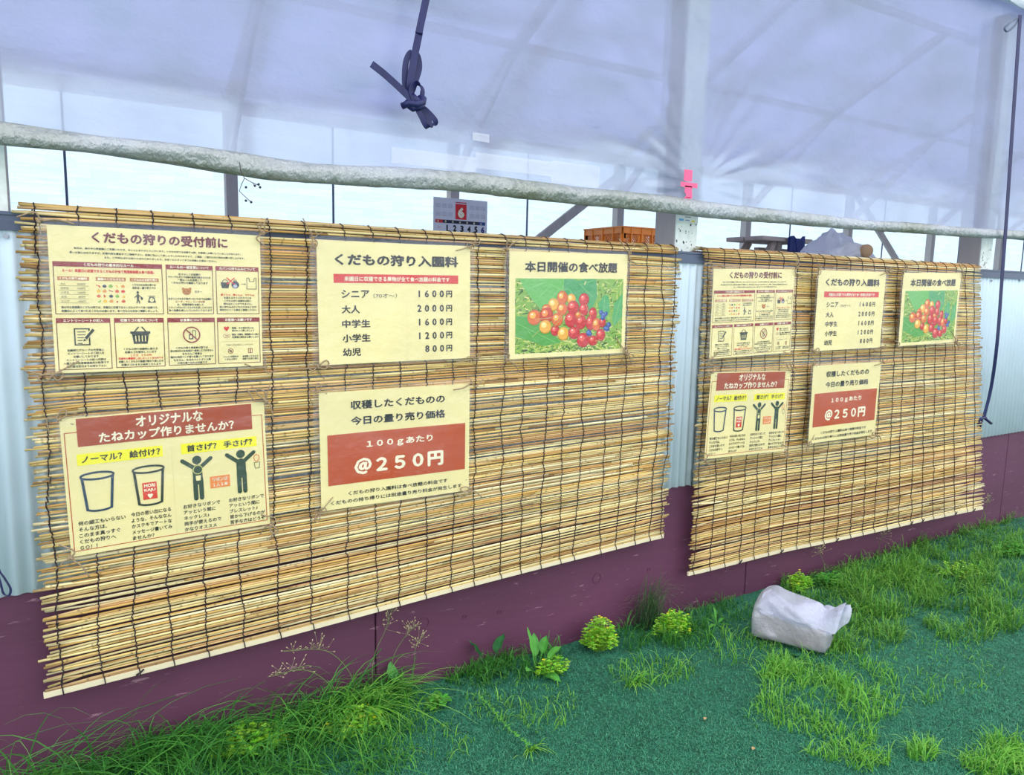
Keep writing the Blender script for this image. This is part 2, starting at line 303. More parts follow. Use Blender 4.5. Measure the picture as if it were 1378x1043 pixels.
rollp = [(-2.2, 1.38), (-.08, 1.364), (.16, 1.352), (.45, 1.348), (.69, 1.352), (1.0, 1.357), (1.4, 1.356), (1.68, 1.353), (2.3, 1.352), (3.0, 1.362), (3.9, 1.381), (5.5, 1.39), (7.0, 1.40)]
def roll_z(x): return float(np.interp(x, [p[0] for p in rollp], [p[1] for p in rollp]))
b = MB(); b.smooth = True; n = 700; K = 20; vs = []
for i in range(n+1):
    x = -1.5+8.5*i/n; R0 = .0185+.006*min(1, max(0, (x+.1)/.6))*(1 if x < 1.9 else max(.2, 1-(x-1.9)*1.2))
    zc = roll_z(x)+.004*math.sin(x*9)*(1 if x < 1 else .3)
    for k in range(K):
        a = 2*PI*k/K; tw = a+x*3.0
        R = R0*(1+.13*noise.noise(Vector((math.cos(tw)*1.2+x*2.5, math.sin(tw)*1.2, x*1.5)))+.07*noise.noise(Vector((x*(26 if x > .5 else 9)+a*2.2, a*1.6, 4))))
        if x < .9: R *= 1+.16*math.sin(a*2+x*14)*(1-max(0, x)/.9 if x > 0 else 1)
        vs.append((x-1.8, -.034+R*math.cos(a)*.9+.030, zc-1.355+R*math.sin(a)))
b.add([(p[0], p[1]-.036, p[2]) for p in vs], [(i*K+k, i*K+(k+1) % K, (i+1)*K+(k+1) % K, (i+1)*K+k) for i in range(n) for k in range(K)])
b.build('rolled_film', M['roll'], cur)
b = MB(); b.tube([(x-1.8, -.034, roll_z(x)-1.355) for x in np.linspace(-1.5, 7, 40)], .012, 8); b.build('roller_pipe', M['rail'], cur)
for (u0, v0, u1, v1) in ((527, 198, 640, 232), (640, 205, 742, 238), (742, 216, 806, 262), (636, 178, 658, 192)):
    p = at(u0, v0, -.05); q = at(u1, v1, -.05); b = MB(); xs2 = np.linspace(p.x, q.x, 14); zs2 = np.linspace(max(q.z, 1.385), p.z, 6)
    b.add([(x-1.8, -.0185+cw(x, z)+.004*0, z-1.355) for z in zs2 for x in xs2], [(j*14+i, j*14+i+1, j*14+i+15, j*14+i+14) for j in range(5) for i in range(13)]); b.smooth = True
    b.build('repair_patch', M['patch'], cur)
b = MB(); p = at(927, 252, -.06)
for (a0, z0, a1, z1) in ((-.022, .018, .012, .052), (-.034, .000, .036, .014), (-.016, -.018, .014, .004), (-.010, -.032, .016, -.018), (-.016, -.047, .010, -.030)):
    zz = (z0+z1)/2; b.box((p.x+a0-1.8, -.030, p.z+z0-1.355), (p.x+a1-1.8, -.0295, p.z+z1-1.355))
pk = b.build('pink_tape', M['pink'], cur); pk['label'] = 'torn strip of bright pink tape'
# ------------------------------------------------------------------ reed blinds
REEDS = [lin(236, 206, 136), lin(226, 192, 118), (lin(240, 218, 158)), lin(214, 170, 96), lin(206, 158, 92), lin(244, 226, 176), lin(222, 184, 128), lin(196, 150, 100), lin(232, 210, 150)]
def blind(x0, x1, zbl, zbr, nrow, tx, label, bow_r, ext_r, seed, group):
    R = random.Random(seed); t = tag(empty('reed_blind', ((x0+x1)/2, -.04, (zbl+zbr)/2)), label, 'blind', group); ox, oy, oz = t.location
    NT = 9   # rows laid over the rail
    prof = [(.012, 1.2265), (.007, 1.2325), (0, 1.2365), (-.008, 1.2385), (-.016, 1.2365), (-.0235, 1.2325), (-.0295, 1.2265), (-.033, 1.2195), (-.035, 1.2125)]
    def S(i, x):
        s = (x-x0)/(x1-x0)
        if i < NT:
            y, z = prof[i]; return y, z+.003*noise.noise(Vector((x*2, seed, 0)))
        k = (i-NT+1)/(nrow-NT); zb = zbl+(zbr-zbl)*s + .006*noise.noise(Vector((x*1.3, seed, 8)))
        y = -.035-.004*math.sin(k*PI) - .010*k - bow_r*k*max(0, s-.3)/.7 + .003*noise.noise(Vector((x*2, k*2.5, seed)))
        z = 1.206-(1.206-zb)*k
        return y, z
    xs = sorted(set([x0, x1]+[x0+(x1-x0)*q/26 for q in range(27)]))
    rows = []; seen = 1.0
    for i in range(nrow):
        gap = R.gauss(0, .0011) if i >= NT else R.gauss(0, .0004)
        wob = [(R.uniform(.6, 6), R.uniform(0, 6.3), R.uniform(.0002, .0011)) for _ in range(3)]
        sw = 1 if i >= NT else .4
        k = max(0, (i-NT)/(nrow-NT))
        xa = x0+.006+R.gauss(0, .0045)-(R.uniform(0, .010) if R.random() < .2 else 0); xb = x1+R.gauss(0, .008)+ext_r*k**1.3+(R.uniform(0, .01) if R.random() < .3 else 0)
        edge_l = R.gauss(0, .0042)*sw; edge_r = R.gauss(0, .003)*sw
        def pos(x, i=i, gap=gap, wob=wob, sw=sw, edge_l=edge_l, edge_r=edge_r):
            y, z = S(i, x); z += gap+sw*sum(a*math.sin(f*x+ph) for f, ph, a in wob)
            z += edge_l*max(0, 1-(x-x0)/.10)+edge_r*max(0, 1-(x1-x)/.10)
            return Vector((x-ox, y-oy+.0004*math.sin(x*7+i), z-oz))
        rbase = R.uniform(.0024, .0033) if i >= NT else R.uniform(.0027, .0035)
        mb = MB(); mb.smooth = True; a = xa; c = REEDS[R.randrange(len(REEDS))]
        rowr = []
        first = True
        while a < xb-.02:
            e = min(xb, a+R.choice((.12, .3, .5, .8, 1.1, 1.4))*R.uniform(.7, 1.2))
            if xb-e < .06: e = xb
            r0 = rbase*R.uniform(.82, 1.15); r1 = r0*R.uniform(.85, 1.1); n = max(2, int((e-a)/.065)+1)
            c = REEDS[R.randrange(len(REEDS))]; v_ = R.uniform(.66, 1.04); c = tuple(q*v_ for q in c)
            off = R.uniform(-.0006, .0006); pts = []; rs = []; cs = []
            nodes = [R.uniform(a, e) for _ in range(int((e-a)/.22+R.random()))]
            st = sorted(list(np.linspace(a, e, n))+[q for nd in nodes for q in (nd-.004, nd, nd+.004) if a < q < e])
            for x in st:
                p = pos(x); p.z += off; pts.append(p)
                isn = any(abs(x-nd) < 1e-6 for nd in nodes); dk = .5 if isn else 1
                if abs(x-a) < 1e-6 or abs(x-e) < 1e-6: dk = .68
                rs.append((r0+(r1-r0)*(x-a)/(e-a))*(1.16 if isn else 1)); cs.append(tuple(q*dk for q in c))
            mb.tube(pts, rs, 6, True, cs); a = e-.0005
        mb.build('reed', M['reed'], t); rows.append(pos)
        if i >= NT and False: pass
    for tx_ in tx:
        b = MB(); pts = []; off = 0; ph = R.uniform(0, 6)
        for i in range(nrow):
            k = max(0, (i-NT)/(nrow-NT))
            off = .93*off+R.gauss(0, .0012)
            x = tx_+ext_r*k**1.3*max(0, (tx_-x0)/(x1-x0))**2+off+.0012*(1 if i % 2 else -1)
            p = rows[i](min(x, x1+.02)); nrm = Vector((0, -1, 0)) if i >= NT else Vector((0, [.5, .3, 0, -.2, -.5, -.8, -.9, -1, -1][i], [.9, 1, 1, 1, .9, .6, .4, .2, .1][i])).normalized()
            pts.append(p+nrm*(.0032+.0006*(i % 2)))
        pts.append(pts[-1]+Vector((.001, -.0035, -.008))); pts.append(pts[-1]+Vector((.001, 0, -.009)))
        b.tube(pts, .00135, 4, True); th_ = b.build('binding_thread', M['thread'], t)
        if R.random() < .25:
            kb = MB(); p = pts[-2]; kb.tube([p+Vector((-.008, -.001, -.004)), p+Vector((0, -.003, 0)), p+Vector((.008, -.001, .006))], .002, 5); kb.build('thread_knot', M['thread'], th_)
    b = MB(); b.smooth = False; pts = []
    for x in np.linspace(x0-.004, x1+ext_r, 24):
        p = rows[-1](min(x, x1+.5)); pts.append(p+Vector((0, -.001, -.0085)))
    b.ribbon(pts, .0125, .007, Vector((0, 0, 1))); b.build('bottom_slat', M['batten'], t)
    return t, rows
TX = [-.026, .049, .122, .188, .268, .343, .427, .511, .607, .676, .747, .823, .900, .971, 1.056, 1.121, 1.198, 1.265, 1.326, 1.422, 1.488, 1.565, 1.628, 1.678]
blind(-.056, 1.690, .232, .306, 176, TX, 'natural reed blind with five posters left of the middle post', 0, -0.012, 3, 'reed blinds on the wall')
blind(1.803, 3.495, .148, .150, 188, [1.83+.0735*k+random.uniform(-.006, .006) for k in range(23)], 'natural reed blind with five posters right of the middle post', .05, .10, 5, 'reed blinds on the wall')
# ------------------------------------------------------------------ posters
CREAM = lin(244, 228, 160); DARK = lin(46, 54, 40); BLK = lin(30, 28, 24); BRICK = lin(190, 76, 28); RED = lin(218, 44, 36); WINE = lin(146, 34, 36); YEL = lin(252, 240, 30); WHT = lin(250, 240, 205)
W0, H0 = 420., 303.
_cache = {}
def glyphs(s, bold):
    key = (s, bold)
    if key in _cache: return _cache[key]
    c = bpy.data.curves.new('t', 'FONT'); c.body = s; c.resolution_u = 2; c.size = 1; c.fill_mode = 'FRONT'
    o = bpy.data.objects.new('t', c); C.objects.link(o); dg = bpy.context.evaluated_depsgraph_get(); dg.update()
    me = bpy.data.meshes.new_from_object(o.evaluated_get(dg))
    vs = np.array([tuple(v.co)[:2] for v in me.vertices]) if len(me.vertices) else np.zeros((0, 2)); fs = [tuple(p.vertices) for p in me.polygons]
    bpy.data.objects.remove(o); bpy.data.curves.remove(c); bpy.data.meshes.remove(me)
    if bold >= .02 and len(vs):
        e = bold*1.15; n = len(vs); sh = [(-e, 0), (e, 0), (0, e), (0, -e)]; vs = np.concatenate([vs+np.array([d]) for d in sh]); fs = [tuple(q+k*n for q in f) for k in range(4) for f in fs]
    _cache[key] = (vs, fs); return vs, fs
class Sheet:
    """flat artwork in mm from the sheet's top-left corner, laid on a slightly bowed sheet"""
    def __init__(s, seed, W=W0, Hh=H0): s.W = W; s.H = Hh; s.seed = seed; s.parts = {}
    def P(s, x, y, layer):
        X = (x-s.W/2)/1000; Z = (s.H/2-y)/1000
        Y = .0035*noise.noise(Vector((X*4, Z*4, s.seed)))-.0035*math.cos(X*7+s.seed)
        return (X, Y-layer*.00035, Z)
    def mb(s, part):
        if part not in s.parts: s.parts[part] = MB()
        return s.parts[part]
    def rect(s, part, x0, y0, x1, y1, col, layer=1):
        nx = max(1, int(abs(x1-x0)/14)); ny = max(1, int(abs(y1-y0)/14))
        vs = [s.P(x0+(x1-x0)*i/nx, y0+(y1-y0)*j/ny, layer) for j in range(ny+1) for i in range(nx+1)]
        s.mb(part).add(vs, [(j*(nx+1)+i, (j+1)*(nx+1)+i, (j+1)*(nx+1)+i+1, j*(nx+1)+i+1) for j in range(ny) for i in range(nx)], col)
    def frame(s, part, x0, y0, x1, y1, th, col, layer=1):
        s.rect(part, x0, y0, x1, y0+th, col, layer); s.rect(part, x0, y1-th, x1, y1, col, layer); s.rect(part, x0, y0, x0+th, y1, col, layer); s.rect(part, x1-th, y0, x1, y1, col, layer)
    def poly(s, part, pts, col, layer=2):
        cx = sum(p[0] for p in pts)/len(pts); cy = sum(p[1] for p in pts)/len(pts); n = len(pts)
        s.mb(part).add([s.P(cx, cy, layer)]+[s.P(x, y, layer) for x, y in pts], [(0, (k+1) % n+1, k+1) for k in range(n)], col)
    def ell(s, part, cx, cy, rx, ry, col, layer=2, n=18, rot=0):
        s.poly(part, [(cx+rx*math.cos(a)*math.cos(rot)-ry*math.sin(a)*math.sin(rot), cy+rx*math.cos(a)*math.sin(rot)+ry*math.sin(a)*math.cos(rot)) for a in [2*PI*k/n for k in range(n)]], col, layer)
    def line(s, part, pts, wd, col, layer=2, closed=False, cap=True):
        if closed: pts = list(pts)+[pts[0]]
        for (xa, ya), (xb, yb) in zip(pts[:-1], pts[1:]):
            d = math.hypot(xb-xa, yb-ya) or 1; nx, ny = -(yb-ya)/d*wd/2, (xb-xa)/d*wd/2
            s.mb(part).add([s.P(xa+nx, ya+ny, layer), s.P(xb+nx, yb+ny, layer), s.P(xb-nx, yb-ny, layer), s.P(xa-nx, ya-ny, layer)], [(0, 1, 2, 3)], col)
        if cap:
            for x, y in pts: s.ell(part, x, y, wd/2, wd/2, col, layer, 8)
    def ring(s, part, cx, cy, rx, ry, wd, col, layer=2, a0=0, a1=2*PI, n=28):
        s.line(part, [(cx+rx*math.cos(a), cy+ry*math.sin(a)) for a in np.linspace(a0, a1, n)], wd, col, layer, cap=False)
    def text(s, part, body, x0, y0, x1, y1, col, bold=.02, layer=2, shear=0):
        """fit the line into the box x0..x1, y0..y1"""
        vs, fs = glyphs(body, bold)
        if not len(vs): return
        a = vs.min(0); b = vs.max(0); sx = (x1-x0)/(b[0]-a[0]); sy = (y1-y0)/(b[1]-a[1])
        s.mb(part).add([s.P(x0+(x-a[0])*sx, y1-(y-a[1])*sy, layer) for x, y in vs], fs, col)
    def line_text(s, part, body, xc, yc, h, wmax, col, bold=.02, align='c', layer=2):
        vs, fs = glyphs(body, bold)
        if not len(vs): return
        a = vs.min(0); b = vs.max(0); k = h/.92; wd = (b[0]-a[0])*k; kx = k*min(1, wmax/wd) if wmax else k
        wd = (b[0]-a[0])*kx; x0 = xc-wd/2 if align == 'c' else xc
        s.mb(part).add([s.P(x0+(x-a[0])*kx, yc-(y-.37)*k, layer) for x, y in vs], fs, col)
def sheet_done(s, name, loc, rot, label, group=None, margins=(14, 12, 14, 8), ties='all', papercol=CREAM):
    t = tag(empty(name, loc), label, 'poster', group); t.rotation_euler = (0, -rot, 0)
    pp = MB(); nx, ny = 28, 20
    vs = [s.P(s.W*i/nx, s.H*j/ny, 0) for j in range(ny+1) for i in range(nx+1)]; nv = len(vs); vs += [(a, b_+.0007, c) for a, b_, c in vs]
    fs = [(j*(nx+1)+i, (j+1)*(nx+1)+i, (j+1)*(nx+1)+i+1, j*(nx+1)+i+1) for j in range(ny) for i in range(nx)]; fs += [tuple(nv+q for q in reversed(f)) for f in fs]
    pp.add(vs, fs, papercol); pp.smooth = True; pp.build('paper', M['paper'], t)
    for k, b in s.parts.items(): b.build(k, M['print'], t)
    ml, mt, mr, mbm = margins; pp = MB(); nx, ny = 40, 30; rr = random.Random(s.seed)
    def wr(i, j):
        x = -ml+(s.W+ml+mr)*i/nx; y = -mt+(s.H+mt+mbm)*j/ny; p = s.P(x, y, 7); e = .0015*noise.noise(Vector((x*.03, y*.03, s.seed+20)))
        return (p[0], p[1]+e*(1 if not (0 < x < s.W and 0 < y < s.H) else .2), p[2])
    pp.add([wr(i, j) for j in range(ny+1) for i in range(nx+1)], [(j*(nx+1)+i, (j+1)*(nx+1)+i, (j+1)*(nx+1)+i+1, j*(nx+1)+i+1) for j in range(ny) for i in range(nx)]); pp.smooth = True
    pp.build('clear_sleeve', M['sleeve'], t)
    for (x, y) in ((-ml*.6, -mt*.4), (s.W+mr*.4, -mt*.3), (-ml*.4, s.H+mbm*.4), (s.W+mr*.4, s.H+mbm*.4)):
        p = s.P(x, y, 9); o = bpy.data.objects.new('twine_tie', rr.choice(TIES)); C.objects.link(o); o.parent = t; o.location = (p[0], p[1]-.002, p[2]); o.rotation_euler = (0, rr.uniform(0, 2*PI), 0); sc = rr.uniform(1.0, 1.35); o.scale = (sc, sc, sc)
    return t
TIES = []
for k in range(5):
    R = random.Random(k+40); b = MB(); b.smooth = True
    b.tube(smooth_path([(R.uniform(-.005, .005), R.uniform(-.003, .003), R.uniform(-.005, .005)) for _ in range(7)], 4), .0019, 5)
    for sgn in (1, -1):
        L_ = R.uniform(.016, .028); h = R.uniform(.005, .009); an = R.uniform(-.4, .4)
        lp = [(0, 0, 0), (L_*.5, -.003, h), (L_, -.002, h*.3), (L_*.9, -.002, -h*.6), (L_*.4, -.003, -h*.4), (0, 0, 0)]
        ca, sa = math.cos(an), math.sin(an)
        if R.random() < .8: b.tube(smooth_path([(sgn*(x*ca-z*sa), y, x*sa+z*ca) for x, y, z in lp], 5), .0014, 5)
        L2 = R.uniform(.025, .05); b.tube(smooth_path([(0, 0, 0), (sgn*L2*.4, -.002, -R.uniform(.0, .012)), (sgn*L2, .001, R.uniform(-.02, .02))], 5), .0014, 5)
    b.tube([(0, .000, .004), (-.004, .010, .012), (-.012, .004, .026)], .001, 5)
    TIES.append(b.mesh('twine_tie', M['twine']))
# --- poster A: reception rules
def small(s, lines, xc, y0, dy, h, wmax, col=DARK, part='lettering', bold=.026, align='c'):
    h *= 1.12
    for i, l in enumerate(lines):
        cc = col
        if isinstance(l, tuple): l, cc = l
        s.line_text(part, l, xc, y0+i*dy, h, wmax, cc, bold, align)
def poster_rules():
    s = Sheet(1.0); L = 'lettering'; BX = 'printed_boxes'; IC = 'icons'
    s.text(L, 'くだもの狩りの受付前に', 78, 9, 348, 33, lin(116, 38, 52), .035)
    s.text(L, '本日は、森の中の果樹園にご来園いただき、まことにありがとうございます。くだもの狩りを体験する際、お客様へお願いしていることがあります。', 45, 42.5, 376, 47, DARK, .026)
    s.text(L, '長いお話にはなりますが、記載内容を最後までご確認下さい。皆様に安心して楽しんでいただけますよう、ご理解・ご協力のほど何卒お願い申し上げます。', 37, 51.5, 384, 56, DARK, .026)
    s.text(L, 'また、ご不明な点やお困りの点などありましたら、お近くのスタッフまでお気軽にお尋ねください。', 100, 60, 323, 64.5, DARK, .026)
    BRW = lin(120, 62, 34)
    for (x0, y0, x1, y1, tt) in ((6, 73, 210, 181, 'くだもの狩りの基本的なルール'), (217, 73, 314, 181, 'ルールの一部変更について'), (320, 73, 415, 181, 'カバンの持ち込みについて'), (6, 189, 105, 297, 'エントリーシートの記入'), (112, 189, 209, 296, '収穫カゴの配布について'), (216, 189, 315, 295, 'お食事について'), (320, 189, 415, 295, 'お客様へお願いです')):
        s.frame(BX, x0, y0, x1, y1, 1.6, BRW, 1); s.rect(BX, x0, y0, x1, y0+10, WINE, 1.6); s.line_text(L, tt, (x0+x1)/2, y0+5, 6.2, x1-x0-16, WHT, .03, layer=2.6)
    s.line_text(L, 'ルール！来園日に収穫できるくだものが全て時間無制限＆食べ放題♪', 108, 91, 6.4, 172, RED, .035)
    for x0, x1, tt in ((13, 70, 'くだもの狩り体験料'), (82, 138, '農園のくだものたち'), (146, 202, 'くだもののお持ち帰り')):
        s.rect(BX, x0, 103.5, x1, 111, lin(196, 122, 66), 1.6); s.line_text(L, tt, (x0+x1)/2, 107.3, 5.2, x1-x0-6, WHT, .03, layer=2.6)
    for i, (a, c) in enumerate((('大人', '2000円'), ('中学生', '1600円'), ('小学生', '1200円'), ('幼児', '800円'), ('シニア', '1600円'))):
        y = 118.5+i*8.8; s.line_text(L, a, 18, y, 4.6, 30, DARK, .015, 'l'); s.line_text(L, c, 55, y, 4.6, 24, DARK, .015); s.rect(BX, 15, y+3.6, 68, y+4.1, DARK, 1.5)
    fc = [RED, lin(180, 30, 50), lin(240, 190, 40), lin(60, 60, 90), lin(220, 90, 50), lin(230, 150, 60), lin(130, 180, 60)]; R = random.Random(2)
    for j in range(4):
        for i in range(5):
            cx = 86+i*11.5; cy = 122+j*10.5; c = fc[(i*3+j*2) % 7]
            if (i+j) % 3 == 0:
                for q in range(4): s.ell(IC, cx+R.uniform(-3, 3), cy+R.uniform(-2, 2), 1.3, 1.3, c, 2, 8)
            else: s.ell(IC, cx, cy, 3.8, 3.1, c, 2, 12); s.line(IC, [(cx, cy-2.5), (cx+1, cy-4.5)], .6, lin(70, 110, 40), 2.4, cap=False)
    small(s, ['くだもののお持ち帰りは', '別料金・量り売りです'], 173, 118, 6.5, 4.2, 46)
    # worker and kitchen scale
    s.ell(IC, 160, 134, 2.6, 2.6, DARK); s.line(IC, [(160, 139), (160, 147)], 4.4, DARK); s.line(IC, [(160, 147), (157.5, 157)], 2.2, DARK); s.line(IC, [(160, 147), (163, 157)], 2.2, DARK); s.line(IC, [(160, 139), (167, 145)], 1.8, DARK); s.line(IC, [(160, 139), (154, 145)], 1.8, DARK); s.poly(IC, [(165, 145), (170, 145), (169, 150), (166, 150)], DARK)
    s.poly(IC, [(179, 156), (195, 156), (192, 144), (182, 144)], DARK); s.ell(IC, 187, 150, 4.4, 4.4, CREAM, 2.5); s.line(IC, [(181, 142), (193, 142)], 1.6, DARK); s.line(IC, [(187, 150), (189, 147)], .8, DARK, 3)
    small(s, ['森の中の果樹園のくだもの狩りは、来園日に収穫できるくだものすべて食べ放題です。', '来園日によって食べれるくだものは違います。食べ方などは各自ご確認しましょう。'], 108, 166.5, 7.5, 4.4, 182)
    small(s, ['広さもしくは品種の', 'マナーやもぎとり体験の結果を踏まえたため', '一部ルールを変更して', 'くだもの狩りを開催しております'], 265, 93, 6.3, 4.2, 88)
    BR = lin(190, 118, 40); s.ell(IC, 258, 131, 9, 7.5, BR); s.ell(IC, 251, 125, 3, 3.2, BR); s.ell(IC, 265, 125, 3, 3.2, BR); s.line(IC, [(253, 130), (255, 131)], 1, DARK, 2.6); s.line(IC, [(261, 131), (263, 130)], 1, DARK, 2.6); s.line(IC, [(255, 135), (261, 135)], .9, DARK, 2.6)
    s.line_text(L, 'ガオー', 282, 131, 5, 18, DARK, .02)
    small(s, ['あまり小さなお子様がいないためでは品種は', ('ピーチ、ナシ、リンゴの狩', lin(160, 70, 40)), 'は、収穫体験をお試して', 'スタッフがもいだくだものをお渡しとなります', '食べ放題を楽しんでいただいております'], 265, 147, 6.4, 4.2, 90)
    # baskets, backpack, shopping bag
    s.poly(IC, [(330, 109), (350, 109), (347, 122), (333, 122)], DARK); s.ring(IC, 340, 109, 6, 6, 1.4, DARK, a0=PI, a1=2*PI); s.ell(IC, 362, 114, 8.5, 8.5, lin(60, 66, 84)); s.ell(IC, 362, 117, 4.5, 4, lin(190, 196, 206), 2.5); s.ring(IC, 362, 106, 3, 3, 1.2, DARK, a0=PI, a1=2*PI)
    s.line(IC, [(344, 99), (360, 113)], 2.2, RED, 3); s.line(IC, [(360, 99), (344, 113)], 2.2, RED, 3); s.line(IC, [(375, 112), (383, 112)], .8, DARK); s.poly(IC, [(383, 110), (386, 112), (383, 114)], DARK)
    s.line(IC, [(388, 98), (388, 123), (409, 123), (409, 98), (405, 98), (404, 106), (394, 106), (393, 98)], 1.1, DARK, closed=True)
    small(s, [('縦２０cm　横２０cm　マチ５cm', RED), 'を超えるサイズのカバンは', 'くだもの狩り体験中は特に', '持ち込むことができません。', '他に持ち込みたいものがあるときは', '指定のビニール袋をご使用ください'], 367, 137, 6.9, 4.2, 84)
    # note and pencil
    s.frame(IC, 37, 210, 66, 246, 2.4, DARK, 2)
    for q in range(5): s.rect(IC, 43, 217+q*6, 58-(q > 2)*6, 218.6+q*6, DARK, 2)
    s.poly(IC, [(70, 209), (76, 214), (60, 236), (54, 231)], CREAM, 2.4); s.poly(IC, [(71, 211), (75, 214.5), (60, 234), (55.5, 230.5)], DARK, 2.8); s.poly(IC, [(55, 232), (59, 235.5), (53, 238)], DARK, 2.8)
    small(s, ['体験前にグループの代表者に', 'エントリーシートのご記入を', 'お願いしております', 'エントリーシートの記入内容は', '入園人数やお客様連絡先の取得です', '記入後は受付までお持ち下さい'], 57, 256, 6.8, 4.3, 86)
    # basket
    s.poly(IC, [(142, 218), (181, 218), (181, 223), (178, 223), (175, 245), (148, 245), (145, 223), (142, 223)], DARK); s.line(IC, [(149, 220), (158, 209)], 2.6, DARK, 2.4); s.line(IC, [(174, 220), (165, 209)], 2.6, DARK, 2.4)
    for q in range(4): s.line(IC, [(152+q*6.4, 228), (152.6+q*6.1, 239)], 1.9, CREAM, 2.8)
    small(s, ['くだもの狩り体験時に使える', '収穫カゴを配布しています', ('１カゴ　２５０円', RED), ('収穫時の農園貸し出しは１０１日以内です', RED), '収穫したくだものの重量が超かり楽しむの', '収穫カゴのままお会計となります'], 161, 256, 6.8, 4.3, 88)
    s.ring(IC, 265, 227, 17, 17, 2.6, WINE, 2.8); s.line(IC, [(253, 215), (277, 239)], 2.4, WINE, 2.8); s.frame(IC, 259, 226, 268, 237, 2, DARK, 2); s.frame(IC, 266, 217, 274, 233, 1.2, DARK, 2); s.line(IC, [(262, 226), (262, 219)], 1, DARK)
    small(s, ['くだもの狩り用食卓の国では', '飲み物以外のお食事が一部楽しむできません', 'もちろんご食事は', '園内の指定ベンチ席でお願いしております', 'もちろん、水分のペットボトル等', 'の持ち帰り忘れは可能です'], 265, 256, 6.8, 4.3, 90)
    s.poly(IC, [(334, 211), (337, 209), (340, 211), (343, 209), (346, 211), (345, 215), (340, 220), (335, 215)], RED)
    s.ring(IC, 340, 231, 7.5, 4.2, .8, lin(150, 70, 50)); s.line_text(L, '予約', 340, 231, 3.4, 10, WINE, .02)
    small(s, ['素敵、その他お花には', '愛をもって楽しましょう'], 352, 213, 6, 4, 50, align='l'); small(s, ['最後、収穫前、無断園内の入園は', '収穫場の規則をお願いします'], 352, 228, 6.2, 4, 60, align='l')
    for q in range(28): s.ell(IC, 330+q*2.9, 244, .5, .5, DARK, 2, 6)
    s.line_text(L, '下記の行為は禁止しております', 368, 252, 4, 70, DARK, .012)
    s.ring(IC, 348, 266, 5.4, 5.4, 1.2, WINE); s.line(IC, [(344.5, 262.5), (351.5, 269.5)], 1.2, WINE); s.ell(IC, 348, 266, 2.6, 2, DARK, 1.8); s.frame(IC, 387, 260, 397, 272, 1.2, WINE); s.ell(IC, 392, 263.5, 1.4, 1.4, WINE); s.line(IC, [(392, 265), (392, 270)], 2, WINE)
    small(s, ['ペットの同伴の', 'くだもの狩り'], 348, 279, 6, 4, 34); small(s, ['未成熟くだものの', '無断でお取り帰り'], 392, 279, 6, 4, 36)
    return s
# --- poster B: seed cup
def cup(s, P_, cx, yt, w_, h_, col):
    rx = w_/2; s.ring(P_, cx, yt+7, rx, 7.5, 4.6, col, 2); s.line(P_, [(cx-rx+3, yt+12), (cx-rx+9, yt+h_-5)], 5.4, col); s.line(P_, [(cx+rx-3, yt+12), (cx+rx-9, yt+h_-5)], 5.4, col)
    s.ring(P_, cx, yt+h_-7, rx-9, 6, 4.6, col, 2, 0, PI)
def man(s, P_, cx, y0, ye, col, armr=None):
    s.ell(P_, cx, y0+9, 10, 10, col, 2, 24); s.line(P_, [(cx, y0+30), (cx, y0+57)], 21, col); s.line(P_, [(cx-7, y0+27), (cx-31, y0+8)], 9, col); s.line(P_, [(cx+7, y0+27), (cx+30, y0+8)], 9, col)
    s.line(P_, [(cx-6, y0+55), (cx-6, ye-5)], 10, col); s.line(P_, [(cx+6.5, y0+55), (cx+6.5, ye-5)], 10, col)
